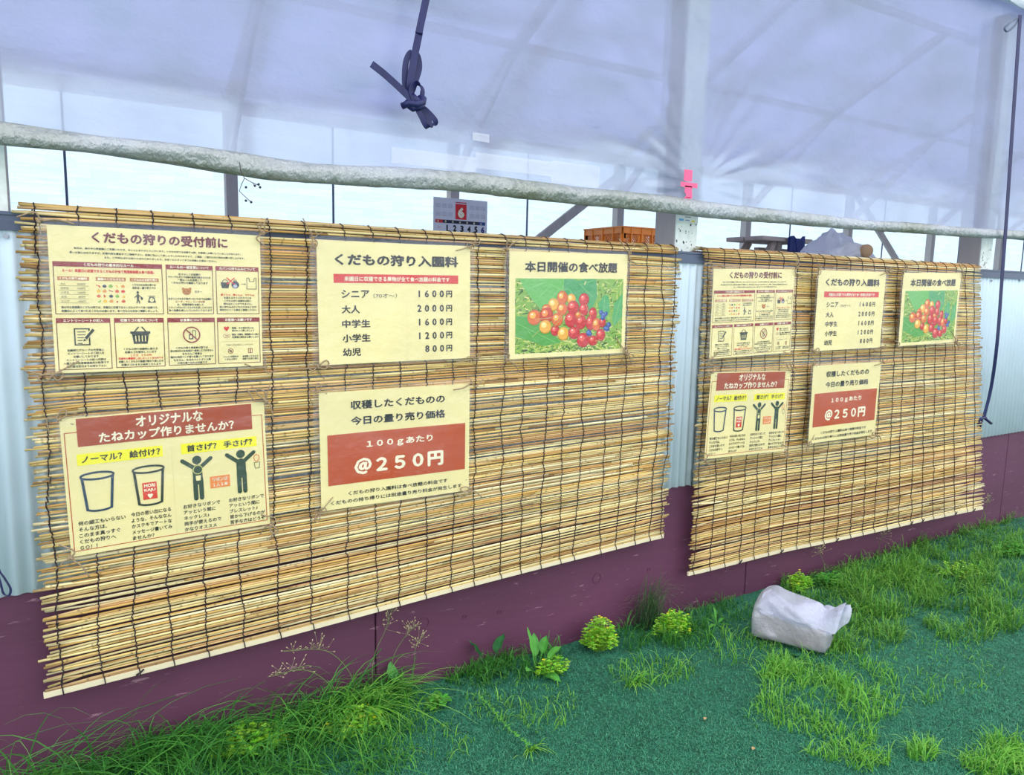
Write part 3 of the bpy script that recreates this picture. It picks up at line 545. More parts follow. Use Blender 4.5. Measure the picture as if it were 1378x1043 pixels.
def poster_cup():
    s = Sheet(2.3); L = 'lettering'; BX = 'printed_boxes'; IC = 'icons'
    s.frame(BX, 6, 31, 414, 293, 1.8, BRICK, 1); s.rect(BX, 30, 3, 390, 64, lin(170, 66, 22), 1.7)
    s.text(L, 'オリジナルな', 143, 8, 282, 33, WHT, .03, 2.6); s.text(L, 'たねカップ作りませんか？', 70, 37, 349, 60, WHT, .03, 2.6)
    s.rect(BX, 26, 80, 193, 105, YEL, 1.6); s.rect(BX, 231, 82, 398, 106, YEL, 1.6)
    s.text(L, 'ノーマル？ 絵付け？', 34, 84, 188, 101, BLK, .03, 2.5); s.text(L, '首さげ？ 手さげ？', 243, 86, 388, 102, BLK, .03, 2.5)
    cup(s, IC, 61, 124, 64, 86, lin(40, 62, 84)); cup(s, IC, 161.5, 124, 64, 90, DARK)
    s.rect(IC, 147, 161, 176, 200, lin(222, 66, 44), 2.2); s.text(L, 'MORI', 150, 164, 173, 172, WHT, .04, 3); s.text(L, 'KAJU', 150, 175, 173, 183, WHT, .04, 3)
    s.poly(IC, [(156, 189), (159, 187), (161.5, 189), (164, 187), (167, 189), (166, 193), (161.5, 198), (157, 193)], WHT, 3)
    man(s, IC, 263, 114, 219, lin(44, 66, 40)); man(s, IC, 360, 112, 217, lin(44, 66, 40))
    s.ring(IC, 264, 146, 10, 10, 1.6, lin(220, 220, 120), 3); s.poly(IC, [(258, 158), (270, 158), (268.5, 172), (259.5, 172)], CREAM, 3); s.frame(IC, 258, 158, 270, 160, 1, DARK, 3.4)
    s.ring(IC, 396, 135, 6, 8, 1.6, lin(226, 110, 60), 3); s.line(IC, [(390, 146), (392, 160), (401, 160), (403, 146)], 1.2, DARK, 3, True)
    s.rect(IC, 289, 167, 333, 195, lin(240, 136, 50), 2.2); s.text(L, 'リボンは', 295, 170, 328, 179, WHT, .03, 3); s.text(L, '１人１本', 295, 183, 328, 192, WHT, .03, 3)
    s.rect(BX, 211, 80, 211.5, 290, lin(214, 204, 150), 1.2)
    for xc, yy, ls in ((18, 232, ['何の細工もいらない', 'そんな方は、', 'このまま真っすぐ', 'くだもの狩りへ', 'ＧＯ！！']), (120, 230, ['今日の思い出になる', 'ような、そんななん', 'かステキでアートな', 'メッセージ書いてみ', 'ませんか？']), (228, 230, ['お好きなリボンで', 'アッという間に', 'ネックレス♪', '両手が使えるので', 'かなりオススメ']), (328, 230, ['お好きなリボンで', 'アッという間に', 'ブレスレット♪', '首から下げるのが', '苦手な方はどうぞ'])):
        for i, l in enumerate(ls): s.line_text(L, l, xc, yy+i*13.6, 9.4, None if xc != 120 else 82, BLK, .02, 'l')
    return s
def poster_fee():
    s = Sheet(3.1); L = 'lettering'
    s.text(L, 'くだもの狩り入園料', 44, 29, 384, 58, BLK, .04); s.rect('printed_bar', 41, 79, 384, 101, RED, 1.6)
    s.text(L, '来園日に収穫できる果物が全て食べ放題の料金です', 68, 84.5, 359, 96.5, WHT, .025, 2.6)
    rows = [('シニア', 60, 133, '1600円', 250, 128), ('大人', 60, 107, '2000円', 249, 166), ('中学生', 60, 134, '1600円', 252, 202), ('小学生', 60, 134, '1200円', 252, 238), ('幼児', 60, 108, '800円', 271, 273)]
    for a, x0, x1, c, x2, yc in rows:
        s.text(L, a, x0, yc-10, x1, yc+10.5, BLK, .025)
        n = len(c); xe = 366; dx = 23.2
        for q, chh in enumerate(reversed(c)):
            s.line_text(L, chh, xe-8.5-q*dx*(.93 if q else 1), yc-(0 if chh == '円' else .8), 18 if chh == '円' else 22.5, None, BLK, .03)
    s.text(L, '（70才～）', 144, 127, 208, 138.5, BLK, .012)
    s.rect('printed_bar', 235, 140, 235.6, 300, lin(224, 212, 150), 1)
    return s
def poster_price():
    s = Sheet(4.4); L = 'lettering'
    s.text(L, '収穫したくだものの', 81, 25, 345, 48, BLK, .03); s.text(L, '今日の量り売り価格', 81, 66, 346, 89, BLK, .03); s.rect('printed_bar', 19, 109, 407, 240, BRICK, 1.6)
    s.rect('printed_bar', 209, 109, 209.6, 240, lin(196, 96, 60), 2.2)
    s.text(L, '１００ｇあたり', 122, 132, 309, 154, WHT, .03, 2.8); s.text(L, '＠２５０円', 88, 176, 340, 220, WHT, .04, 2.8)
    s.text(L, 'くだもの狩り入園料は食べ放題の料金です', 71, 260, 353, 271, BLK, .02); s.text(L, 'くだものの持ち帰りには別途量り売り料金が発生します', 25, 280, 397, 291, BLK, .02)
    return s
def poster_fruit():
    s = Sheet(5.7); L = 'lettering'; PH = 'printed_photo'; R = random.Random(8)
    s.text(L, '本日開催の食べ放題', 50, 26, 380, 57, BLK, .035)
    X0, Y0, X1, Y1 = 20, 75, 406, 289; s.rect(PH, X0, Y0, X1, Y1, lin(132, 176, 62), 1)
    cl = lambda x, y: (min(X1, max(X0, x)), min(Y1, max(Y0, y)))
    for q in range(900):
        x = R.uniform(X0, X1); y = R.choice((R.uniform(Y0, Y1), R.uniform(230, Y1), R.uniform(Y0, 180) if x < 90 or x > 290 else R.uniform(240, Y1))); a = R.uniform(0, PI); l = R.uniform(8, 26)
        c = R.choice((lin(206, 212, 104), lin(236, 222, 140), lin(120, 170, 48), lin(64, 110, 30), lin(188, 206, 80), lin(40, 76, 26)))
        s.line(PH, [cl(x, y), cl(x+l*math.cos(a), y+l*.6*math.sin(a))], R.uniform(1.4, 3.2), c, 1.4+R.random()*.5, cap=False)
    G1 = lin(104, 184, 84); G2 = lin(84, 164, 66); G3 = lin(70, 160, 92)
    def leaf(pts, c, vein):
        s.poly(PH, [cl(*p) for p in pts], c, 2.2+R.random()*.3)
        for a, b_ in vein: s.line(PH, [cl(*a), cl(*b_)], 1.3, lin(140, 206, 116), 2.8, cap=False)
    leaf([(32, 76), (180, 76), (184, 112), (160, 150), (110, 165), (80, 140), (52, 108)], G1, [((100, 78), (176, 108)), ((76, 100), (120, 84)), ((96, 130), (140, 92)), ((120, 160), (165, 104))])
    leaf([(180, 76), (300, 76), (305, 128), (280, 178), (220, 160), (186, 120)], G3, [((182, 108), (290, 80)), ((200, 104), (240, 150)), ((240, 92), (290, 130)), ((182, 76), (178, 110))])
    leaf([(22, 180), (60, 184), (150, 232), (176, 262), (120, 270), (60, 250), (22, 240)], G2, [((22, 200), (160, 262)), ((60, 220), (90, 256))])
    leaf([(310, 150), (332, 122), (350, 128), (356, 170), (340, 200), (316, 190)], lin(80, 170, 100), [((334, 126), (332, 196))])
    leaf([(372, 150), (405, 118), (405, 190), (374, 220), (366, 196)], lin(86, 170, 96), [((400, 130), (372, 214))])
    fr = [('r', 256, 136, 17, 17), ('y', 210, 134, 14, 14), ('o', 178, 130, 17, 18), ('r', 217, 159, 19, 18), ('y', 148, 150, 17, 17), ('o', 178, 164, 17, 17), ('r', 256, 166, 16, 18), ('o', 124, 165, 15, 15), ('r', 290, 180, 14, 18), ('o', 83, 186, 21, 20), ('R', 124, 181, 21, 21), ('r', 210, 195, 20, 21), ('o', 162, 194, 18, 18), ('r', 246, 203, 18, 20), ('r', 283, 206, 17, 20), ('o', 305, 212, 15, 18), ('r', 328, 206, 12, 14), ('y', 121, 214, 19, 18), ('r', 155, 226, 14, 14), ('y', 184, 236, 18, 18), ('r', 222, 234, 19, 17), ('r', 256, 257, 21, 20), ('r', 293, 260, 17, 14), ('r', 322, 244, 16, 17), ('o', 236, 182, 10, 10)]
    colr = {'r': (lin(206, 36, 40), lin(238, 100, 84)), 'R': (lin(206, 60, 34), lin(246, 150, 70)), 'o': (lin(226, 106, 46), lin(250, 190, 90)), 'y': (lin(240, 172, 54), lin(254, 222, 130))}
    for q, (k, x, y, rx, ry) in enumerate(fr):
        rx *= 1.12; ry *= 1.12; c1, c2 = colr[k]; ly = 3.2+q*.09; s.ell(PH, x, y, rx, ry, tuple(v*.62 for v in c1), ly, 20); s.ell(PH, x-.8, y-1, rx-1.6, ry-1.8, c1, ly+.03, 20); s.ell(PH, x-rx*.25, y-ry*.28, rx*.45, ry*.42, c2, ly+.06, 12); s.ell(PH, x-rx*.32, y-ry*.4, rx*.12, ry*.1, (1, .95, .9), ly+.09, 6)
    for x, y, r in ((322, 176, 8), (332, 184, 9), (328, 192, 8), (340, 180, 7), (352, 214, 9), (340, 224, 8), (347, 226, 8), (276, 236, 10), (283, 240, 6)): s.ell(PH, x, y, r, r, lin(40, 66, 140), 5.7, 12); s.ell(PH, x-2, y-2, r*.5, r*.5, lin(86, 124, 190), 5.75, 10)
    for a, b_ in (((182, 120), (176, 106)), ((84, 192), (140, 188)), ((100, 224), (76, 242)), ((146, 220), (186, 178)), ((258, 184), (232, 176)), ((262, 150), (282, 190)), ((300, 262), (322, 258)), ((150, 140), (140, 130)), ((180, 176), (150, 200))): s.line(PH, [a, b_], 1.5, lin(196, 176, 90), 5.9, cap=False)
    return s
POS = [((.206, .001), (2.097, .026)), ((.211, .026), (2.109, -.026)), ((.759, .014), (2.648, .011)), ((.761, .010), (2.662, .007)), ((1.305, .019), (3.195, .025))]
PZ = [(1.421, 1.397), (1.027, 1.037), (1.420, 1.406), (1.047, 1.046), (1.419, 1.415)]
DEF = [(poster_rules, 'cream rules poster with seven boxes of small print'), (poster_cup, 'cream seed cup poster with yellow strips and two figures'), (poster_fee, 'cream entrance fee poster with five prices under red bar'), (poster_price, 'cream poster with big 250 yen price on brick panel'), (poster_fruit, 'poster with photo of red and yellow cherries')]
MAR = [(16, 13, 8, 7), (5, 6, 5, 5), (17, 12, 13, 6), (16, 12, 5, 5), (18, 13, 11, 7)]
for i, (fn, lb) in enumerate(DEF):
    s = fn(); hs = .989
    # the fit was made in the wall plane y = 0; the sheets hang at y = -.052, so their spot slides along the camera ray
    def place(x, z, y):
        k = (y-CAM.y)/(0-CAM.y); return (x*k, y, CAM.z+(z-.37-CAM.z)*k), k
    loc, k = place(POS[i][0][0], PZ[i][0], -.060 if i in (1, 3) else -.053)
    t = sheet_done(s, 'poster', loc, POS[i][0][1], lb+', on the left blind', 'posters on the left blind', MAR[i]); t.scale = (k, 1, k)
    loc, k = place(POS[i][1][0], PZ[i][1], -.060-(.020 if i == 4 else .020 if i in (1, 3) else .008)); u_ = copy_tree(t); u_.location = loc; u_.rotation_euler = (0, -POS[i][1][1], 0); u_['label'] = lb+', on the right blind'; u_['group'] = 'posters on the right blind'; u_.scale = (k, 1, k)
# ------------------------------------------------------------------ calendar on the far post
p = at(620, 268, YF-.05); s = Sheet(6.1, 535, 560); L = 'lettering'; GR = lin(150, 150, 156)
for side in (0, 1):
    for row in range(2):
        for c_ in range(3):
            x = 22+side*330+c_*58; y = 40+row*72; s.line_text(L, str([1, 2, 3, 4, 5, 7, 8, 9, 10, 11, 12, 12][side*6+row*3+c_] if side*6+row*3+c_ < 11 else 12), x+24, y, 9, None, GR, .02)
            for r_ in range(5):
                s.rect('printed_grid', x, y+12+r_*7.5, x+48, y+15+r_*7.5, lin(176, 176, 184), 1)
s.rect('printed_grid', 212, 45, 322, 178, lin(222, 40, 44), 1.5); s.text(L, '6', 235, 72, 300, 166, WHT, .06, 3); s.rect('printed_grid', 212, 28, 322, 37, lin(200, 60, 60), 1.2)
s.rect('printed_grid', 20, 188, 90, 216, lin(214, 50, 50), 1.5); s.rect('printed_grid', 90, 188, 448, 216, lin(40, 40, 60), 1.5); s.rect('printed_grid', 448, 188, 515, 216, lin(40, 66, 130), 1.5)
for q, d in enumerate('日月火水木金土'): s.line_text(L, d, 45+q*71, 202, 18, None, WHT, .03, layer=3)
s.line_text(L, '31', 55, 252, 26, None, lin(220, 110, 110), .01)
for q in range(6): s.text(L, str(q+1), 118+q*71-(0 if q else -8), 228, 118+q*71+(36 if q else 22), 286, lin(20, 20, 30) if q < 5 else lin(30, 50, 120), .05, 3)
for r_ in range(4):
    for q in range(7):
        d = 7+r_*7+q
        if d <= 30: s.text(L, str(d), 40+q*71, 310+r_*62, 40+q*71+(24 if d < 10 else 44), 350+r_*62, lin(200, 50, 50) if q == 0 else lin(20, 20, 30), .05, 3)
t = tag(empty('wall_calendar', (p.x, YF-.055, p.z-.28)), 'white wall calendar with red month 6 square on the far post', 'calendar')
b = MB(); vs = [s.P(x, y, 0) for y in np.linspace(0, 560, 9) for x in np.linspace(0, 535, 13)]; b.add(vs, [(j*13+i, (j+1)*13+i, (j+1)*13+i+1, j*13+i+1) for j in range(8) for i in range(12)], lin(226, 222, 226)); b.build('paper', M['paper'], t)
for k, q in s.parts.items(): q.build(k, M['print'], t)
# ------------------------------------------------------------------ things on the counter inside
CZ = 1.15
t = tag(empty('counter', (2.9, .75, 0)), 'timber counter inside behind the blinds', 'counter')
b = MB(); b.box((-1.3, -.5, CZ-.035), (1.3, .5, CZ)); bevel(b.build('countertop', M['wood'], t))
for sx in (-1, 1):
    for sy in (-1, 1):
        b = MB(); b.box((sx*1.2-.035, sy*.42-.035, -.02), (sx*1.2+.035, sy*.42+.035, CZ-.035)); b.build('leg', M['wood'], t)
# crate
c0 = at(838, 304, .8); cxw, cyw = .215, .27; ch = c0.z-CZ
t = tag(empty('crate', (c0.x+cxw/2, .8+cyw/2, CZ)), 'orange plastic mesh crate standing behind the left blind', 'crate')
def crate_wall(b, p0, p1, h, out):
    """one side: rim, ribs and a lattice with diamond holes; p0,p1 at the rim, out = outward normal"""
    p0 = Vector(p0); p1 = Vector(p1); d = p1-p0; Ln = d.length; d.normalize(); o = Vector(out)
    def P(a, z, e): q = p0+d*a+o*e; return (q.x, q.y, z)
    def quad(a0, z0, a1, z1, e, th=.003):
        vs = [P(a0, z0, e), P(a1, z0, e), P(a1, z1, e), P(a0, z1, e), P(a0, z0, e-th), P(a1, z0, e-th), P(a1, z1, e-th), P(a0, z1, e-th)]
        b.add(vs, [(0, 1, 2, 3), (7, 6, 5, 4), (0, 4, 5, 1), (1, 5, 6, 2), (2, 6, 7, 3), (3, 7, 4, 0)])
    quad(-.006, h-.006, Ln+.006, h, .008, .012); quad(0, h-.028, Ln, h-.006, .004)
    quad(0, h-.031, Ln, h-.028, .007, .006); quad(0, 0, Ln, .04, 0); quad(0, h-.052, Ln*.12, h-.028, 0)
    for q in (0, .22, .5, .78, 1): a = q*Ln; quad(max(0, a-.003), 0, min(Ln, a+.003), h-.004, .008, .009)
    quad(0, .04, .02, h-.028, 0); quad(Ln-.02, .04, Ln, h-.028, 0); quad(Ln*.5-.018, .04, Ln*.5+.018, h-.028, 0)
    z = .04; st = .0135
    for (A, B) in ((.02, Ln*.5-.018), (Ln*.5+.018, Ln-.02)):
        n = int((B-A+h)/st)
        for q in range(-int(h/st), n):
            for sg in (1, -1):
                a0 = A+q*st; pts = []
                x0, z0, x1, z1 = a0, .04, a0+(h-.068), h-.028
                lo = max(0, (A-x0)/(x1-x0)); hi = min(1, (B-x0)/(x1-x0))
                if hi-lo < .03: continue
                xa, za, xb, zb = x0+(x1-x0)*lo, z0+(z1-z0)*lo, x0+(x1-x0)*hi, z0+(z1-z0)*hi
                if sg < 0: xa, xb = A+B-xa, A+B-xb
                v0 = P(xa, za, -.001); v1 = P(xb, zb, -.001); b.bar(v0, v1, .003, .003, o)
b = MB(); hx, hy = cxw/2, cyw/2
crate_wall(b, (-hx, -hy, 0), (hx, -hy, 0), ch, (0, -1, 0)); crate_wall(b, (-hx, hy, 0), (-hx, -hy, 0), ch, (-1, 0, 0)); crate_wall(b, (hx, -hy, 0), (hx, hy, 0), ch, (1, 0, 0)); crate_wall(b, (hx, hy, 0), (-hx, hy, 0), ch, (0, 1, 0))
b.box((-hx, -hy, 0), (hx, hy, .004)); b.build('crate_body', M['orange'], t)
# stool
q0 = at(1026, 318, .8); q1 = at(1078, 315, .8); ht = q0.z+.004-CZ; wd = q1.x-q0.x+.10
t = tag(empty('step_stool', (q0.x+wd/2, .92, CZ)), 'small weathered wooden stool behind the right blind', 'stool')
b = MB(); b.box((-wd/2, -.12, ht-.022), (wd/2, -.005, ht)); bevel(b.build('seat_plank', M['wood'], t), .003); b = MB(); b.box((-wd/2, .005, ht-.022), (wd/2, .12, ht)); bevel(b.build('seat_plank', M['wood'], t), .003)
for sx in (-1, 1):
    for sy in (-1, 1):
        b = MB(); b.bar((sx*(wd/2-.05 if sx > 0 else wd/2-.13), sy*.08, ht-.022), (sx*(wd/2-.0), sy*.1, .0) if sx < 0 else (sx*(wd/2-.03), sy*.1, 0), .028, .03, (0, 1, 0)); b.build('leg', M['wood'], t)
b = MB(); b.box((-.05, -.10, .0), (-.02, -.07, ht-.022)); b.build('middle_leg', M['wood'], t)
b = MB(); b.box((-wd/2+.1, -.015, ht-.08), (wd/2-.06, .015, ht-.05)); b.build('stretcher', M['wood'], t)
# navy garment piece hanging at the stool
a = at(1063, 321, .77); c = at(1083, 321, .77); z0 = CZ+.003; b = MB(); b.smooth = False; xa, xc = a.x, c.x; wm = (xc-xa); zt = at(1070, 320, .77).z
outl = [(0, zt), (.25, zt+.01), (.35, zt-.005), (.8, zt-.002), (1, zt+.012), (1.02, z0), (.78, z0), (.62, z0+(zt-z0)*.5), (.5, z0+(zt-z0)*.42), (.34, z0), (-.02, z0)]
mid = .5*(zt+z0)+.02
for face, yy in ((0, .765), (1, .785)):
    pass
n = len(outl); vs = [(xa+wm*x, .765+.004*math.sin(i*2.1), z) for i, (x, z) in enumerate(outl)]+[(xa+wm*x, .783+.004*math.sin(i*1.7), z) for i, (x, z) in enumerate(outl)]
b.add(vs, [(0, 1, 8, 9, 10)[::1], (1, 2, 7, 8), (2, 3, 6, 7), (3, 4, 5, 6), tuple(n+i for i in (10, 9, 8, 1, 0)), tuple(n+i for i in (8, 7, 2, 1)), tuple(n+i for i in (7, 6, 3, 2)), tuple(n+i for i in (6, 5, 4, 3))]+[(i, (i+1) % n, (i+1) % n+n, i+n) for i in range(n)])
tag(b.build('cloth_bundle', M['navy']), 'folded navy blue cloth standing against the stool', 'cloth')
# plastic bag on the counter
def lump(fn, nu=40, nv=24):
    b = MB(); b.smooth = True; vs = []
    for j in range(nv+1):
        for i in range(nu): vs.append(fn(i/nu*2*PI, j/nv))
    b.add(vs, [(j*nu+i, j*nu+(i+1) % nu, (j+1)*nu+(i+1) % nu, (j+1)*nu+i) for j in range(nv) for i in range(nu)]); return b
a = at(1084, 345, .5); c = at(1183, 345, .5); top = at(1120, 311, .5)
t = tag(empty('plastic_bag', ((a.x+c.x)/2, .5, CZ)), 'knotted see-through plastic bag lying on the counter behind the right blind', 'bag')
hw = (c.x-a.x)/2; hh = top.z-CZ
def f1(th, v):
    r = math.sin(PI*min(1, v*.98+.01))**.55; x = hw*1.0*math.cos(th)*r; y = .13*math.sin(th)*r; base = .66+.34*math.exp(-((x+.10)/.10)**2); 
    z = hh*v**.8*base*(1-.12*(abs(x)/hw)**3); e = 1+.16*noise.noise(Vector((x*14, y*14+3, z*14)))+.07*noise.noise(Vector((x*45, y*45, z*45)))
    return (x*e, y*e, max(0.001, z*e))
lump(f1).build('bag_film', M['inner_bag'], t)
b = MB(); b.smooth = True; pr = at(1155, 338, .4); b.tube([(pr.x-t.location.x-.01, -.15, pr.z-CZ), (pr.x-t.location.x+.045, -.07, pr.z-CZ)], .030, 16); b.build('paper_roll', M['tan'], t)
# ------------------------------------------------------------------ straps
def strap(path, wd, th, wdir, mb_): mb_.ribbon(smooth_path(path, 8), wd, th, wdir)
t = tag(empty('tie_strap', (.82, -.11, 1.55)), 'dark blue strap knotted into a loop hanging before the film', 'strap', 'straps hanging from the eave'); o_ = Vector(t.location); Y = -.115
def sp(u, v, y=Y): return at(u, v, y)-o_
b = MB(); WX = Vector((1, -.15, 0))
e_ = at(572, 0, Y); top = Vector((e_.x+.14, -.09, 2.31))
strap([top-o_, sp(571, 10), sp(564, 45), sp(557, 80), sp(552, 110, Y-.004), sp(552, 130)], .017, .0022, WX, b); b.build('hanging_band', M['strap'], t)
b = MB(); strap([sp(556, 132), sp(546, 120, Y+.006), sp(545, 95, Y+.008), sp(548, 78, Y+.010), sp(555, 70, Y+.012), sp(562, 76, Y+.012), sp(564, 92, Y+.012), sp(558, 112, Y+.010), sp(552, 130)], .014, .002, rt*.95+fw*.35, b); b.build('upper_loop', M['strap'], t)
b = MB(); strap([sp(562, 143, Y-.008), sp(548, 128, Y-.012), sp(520, 102, Y-.012), sp(500, 86, Y-.010)], .016, .0025, Vector((.7, 0, .8)), b); b.build('free_end', M['strap'], t)
b = MB(); b.smooth = True
b.tube([sp(541, 143, Y), sp(550, 139, Y-.012), sp(560, 141, Y-.016), sp(569, 138, Y-.010), sp(570, 133, Y+.004)], .008, 8); b.tube([sp(545, 138, Y+.002), sp(556, 146, Y-.010), sp(568, 143, Y-.008), sp(566, 130, Y)], .0085, 8); b.tube([sp(553, 130), sp(560, 136, Y-.004), sp(564, 146, Y+.002)], .011, 8); b.build('knot', M['strap'], t)
b = MB(); strap([sp(556, 136, Y-.006), sp(553, 122, Y-.010), sp(560, 113, Y-.006), sp(568, 120, Y), sp(567, 132, Y+.004), sp(560, 138, Y+.004)], .018, .0022, rt*.35+fw*.9, b); b.build('small_loop', M['strap'], t)
for (pts) in ([(560, 143, -.004), (567, 157, -.010), (574, 170, -.008), (579, 169, .002), (574, 155, .006), (564, 143, .004)], [(564, 142, .006), (575, 150, .010), (586, 163, .010), (582, 169, .018), (572, 160, .022), (562, 145, .010)]):
    b = MB(); strap([sp(u, v, Y+d) for u, v, d in pts], .013, .002, rt*.75+up*.42+fw*.3, b); b.build('lower_loop', M['strap'], t)
t = tag(empty('tie_strap', (3.7, -.10, 2.2)), 'long thin dark strap hanging at the right edge beside the right blind', 'strap', 'straps hanging from the eave'); o_ = Vector(t.location); Y = -.10
b = MB(); strap([sp(1373, 20), sp(1364, 150), sp(1354, 300), sp(1348, 380), sp(1342, 460), sp(1334, 520, -.08), sp(1324, 562, -.07)], .020, .0022, WX, b); b.build('hanging_band', M['strap'], t)
b = MB(); b.smooth = True; b.tube(smooth_path([sp(1327, 562, -.07), sp(1319, 564, -.08), sp(1316, 573, -.07), sp(1322, 566, -.06)], 5), .005, 6); b.tube([sp(1323, 561, -.07), sp(1334, 570, -.08)], .006, 6); b.tube([sp(1322, 562, -.07), sp(1318, 579, -.07)], .005, 6); b.build('knot', M['strap'], t)
b = MB(); b.smooth = True; b.tube(smooth_path([sp(1372, 22, -.09), sp(1360, 30), sp(1352, 38), sp(1356, 42), sp(1366, 34), sp(1372, 24, -.09)], 5), .004, 6); b.build('grey_cord_loop', M['rail'], t)
t = tag(empty('tie_strap', (-.12, -.05, .5)), 'end loop of a dark strap at the left edge over the maroon board', 'strap', 'straps hanging from the eave'); o_ = Vector(t.location); Y = -.045
b = MB(); strap([sp(-9, 240, -.08), sp(-10, 500, -.06), sp(-8, 720), sp(-3, 762), sp(6, 778), sp(14, 792), sp(12, 801), sp(5, 799), sp(1, 786), sp(-4, 768)], .008, .0022, Vector((.3, -.9, .2)), b); b.build('hanging_band', M['strap'], t)
# dried vine
t = tag(empty('dried_vine', (.26, 0, 1.36)), 'dried vine twig with black berries under the rolled film', 'twig'); o_ = Vector(t.location); Y = -.0
b = MB(); b.tube([sp(322, 218), sp(324, 230), sp(329, 240), sp(338, 245), sp(349, 250)], .0009, 5); b.tube([sp(329, 240), sp(325, 248), sp(322, 257), sp(329, 264), sp(338, 272)], .0008, 5); b.tube([sp(340, 246), sp(343, 251)], .0007, 5); b.build('twig', M['twig'], t)
import bmesh
def ball(c, r, name, m, parent, seg=10):
    bm = bmesh.new(); bmesh.ops.create_uvsphere(bm, u_segments=seg, v_segments=seg-2, radius=r); me = bpy.data.meshes.new(name); bm.to_mesh(me); bm.free(); me.materials.append(m); me.polygons.foreach_set('use_smooth', [True]*len(me.polygons)); o = bpy.data.objects.new(name, me); C.objects.link(o); o.location = c; o.parent = parent; return o
for u, v in ((331, 252), (343, 250), (348, 248), (350, 252), (338, 272), (331, 270)): ball(sp(u, v), .0027, 'berry', M['berry'], t)
# ------------------------------------------------------------------ plastic bag with a block on the turf
A = gnd(1008, 857, 0); B = gnd(1112, 884, 0); D_ = (B-A); Lb = D_.length; ax = D_.normalized(); az = Vector((0, 0, 1)); ay = az.cross(ax); 
if ay.x < 0: ay = -ay
t = tag(empty('bagged_block', A+ax*Lb/2+ay*.07+Vector((0, 0, -.004))), 'translucent white plastic bag wrapped round a box-shaped block on the turf', 'bag'); o_ = Vector(t.location)
Wb, Hb = .135, .105
def loc(a, c, z): return ax*a+ay*c+Vector((0, 0, z))
b = MB(); vs = [loc(x, y, z) for x in (-Lb/2+.012, Lb/2-.012) for y in (-Wb/2+.008, Wb/2-.008) for z in (.006, Hb-.012)]
b.add(vs, [(0, 1, 3, 2), (4, 6, 7, 5), (0, 4, 5, 1), (2, 3, 7, 6), (0, 2, 6, 4), (1, 5, 7, 3)]); bevel(b.build('block', M['block'], t), .012, 3)
def bagf(th, v):
    # superellipse tube along ax, v from 0 (left end) to 1 (right end)
    c, s_ = math.cos(th), math.sin(th); se = lambda q, e: math.copysign(abs(q)**e, q)
    end = 1 if .06 < v < .94 else math.sin(max(.02, min(v, 1-v)/.06)*PI/2)**.5
    y = Wb/2*1.03*se(c, .45)*end; zz = se(s_, .45)*end
    puff = .048*math.sin(PI*min(1, max(0, v*1.15)))**.7 if s_ > 0 else 0
    z = Hb/2+(Hb/2)*zz+(puff*max(0, zz)**2)*(1+.25*math.sin(v*9+c))
    x = (v-.5)*Lb*1.04
    e = .004*noise.noise(Vector((x*16, y*20, z*20)))+.0018*noise.noise(Vector((x*30+z*40, y*50, z*60)))
    if s_ > .2: y += .012*math.sin(v*8); e *= 1.9
    y += e*c*2; z += e*s_
    if v > .9: x += .006*noise.noise(Vector((y*60, z*60, 3)))
    return tuple(loc(x, y, max(.001, z)))
bb = lump(bagf, 64, 60); bb.build('bag_film', M['bag'], t)
# loose gathered mouth at the upper right, two handle ends
def flap(cs, th_, nm, seed):
    b = MB(); b.smooth = True; n = len(cs[0]); vs = []
    for r_ in cs:
        for p in r_: q = Vector(p); q += Vector((.003*noise.noise(q*50+Vector((seed, 0, 0))), .003*noise.noise(q*60), .003*noise.noise(q*45+Vector((0, seed, 0))))); vs.append(q)
    m = len(cs); fs = [(j*n+i, j*n+i+1, (j+1)*n+i+1, (j+1)*n+i) for j in range(m-1) for i in range(n-1)]
    b.add(vs, fs); o = b.build(nm, M['bag'], t); so = o.modifiers.new('thick', 'SOLIDIFY'); so.thickness = .0012; ss = o.modifiers.new('sub', 'SUBSURF'); ss.levels = ss.render_levels = 2; return o
# gathered mouth: a loose sheet along the top that rises into a handle at the right end
rows_ = []
for k in range(14):
    q = k/13; a = -Lb*.40+q*Lb*1.0; hgt = Hb+.034+.012*math.sin(q*12+.6)+.006*math.sin(q*29)+(.030*max(0, (q-.75)/.25)**1.2)
    rows_.append([loc(a, -Wb*.50, Hb*(.80-.25*max(0, q-.5)+.07*math.sin(q*9))), loc(a+.004*math.sin(q*21), -Wb*.44, Hb*1.04+.004*math.sin(q*14)), loc(a+.012*q, -Wb*.24+.016*math.sin(q*11), hgt-.008), loc(a+.012*q, -Wb*.06+.016*math.sin(q*13), hgt), loc(a+.010*q, Wb*.15, hgt-.020+.006*math.sin(q*8)), loc(a, Wb*.4, Hb*1.0)])
flap(rows_, .001, 'gathered_mouth', 2)
hr = []
for k in range(9):
    q = k/8; a = Lb*.34+q*.088; z = Hb*1.02+.036*q+.006*math.sin(q*9); w_ = 1-.55*q
    hr.append([loc(a, -.060*w_, z-.075*(1-.5*q)), loc(a+.004, -.045*w_, z-.012), loc(a+.003, -.022*w_, z+.014), loc(a, .002, z+.002+.012*math.sin(q*5)), loc(a-.003, .024*w_, z+.016), loc(a-.004, .042*w_, z-.01), loc(a-.006, .055*w_, z-.06*(1-.5*q))])
flap(hr, .001, 'handle', 5)
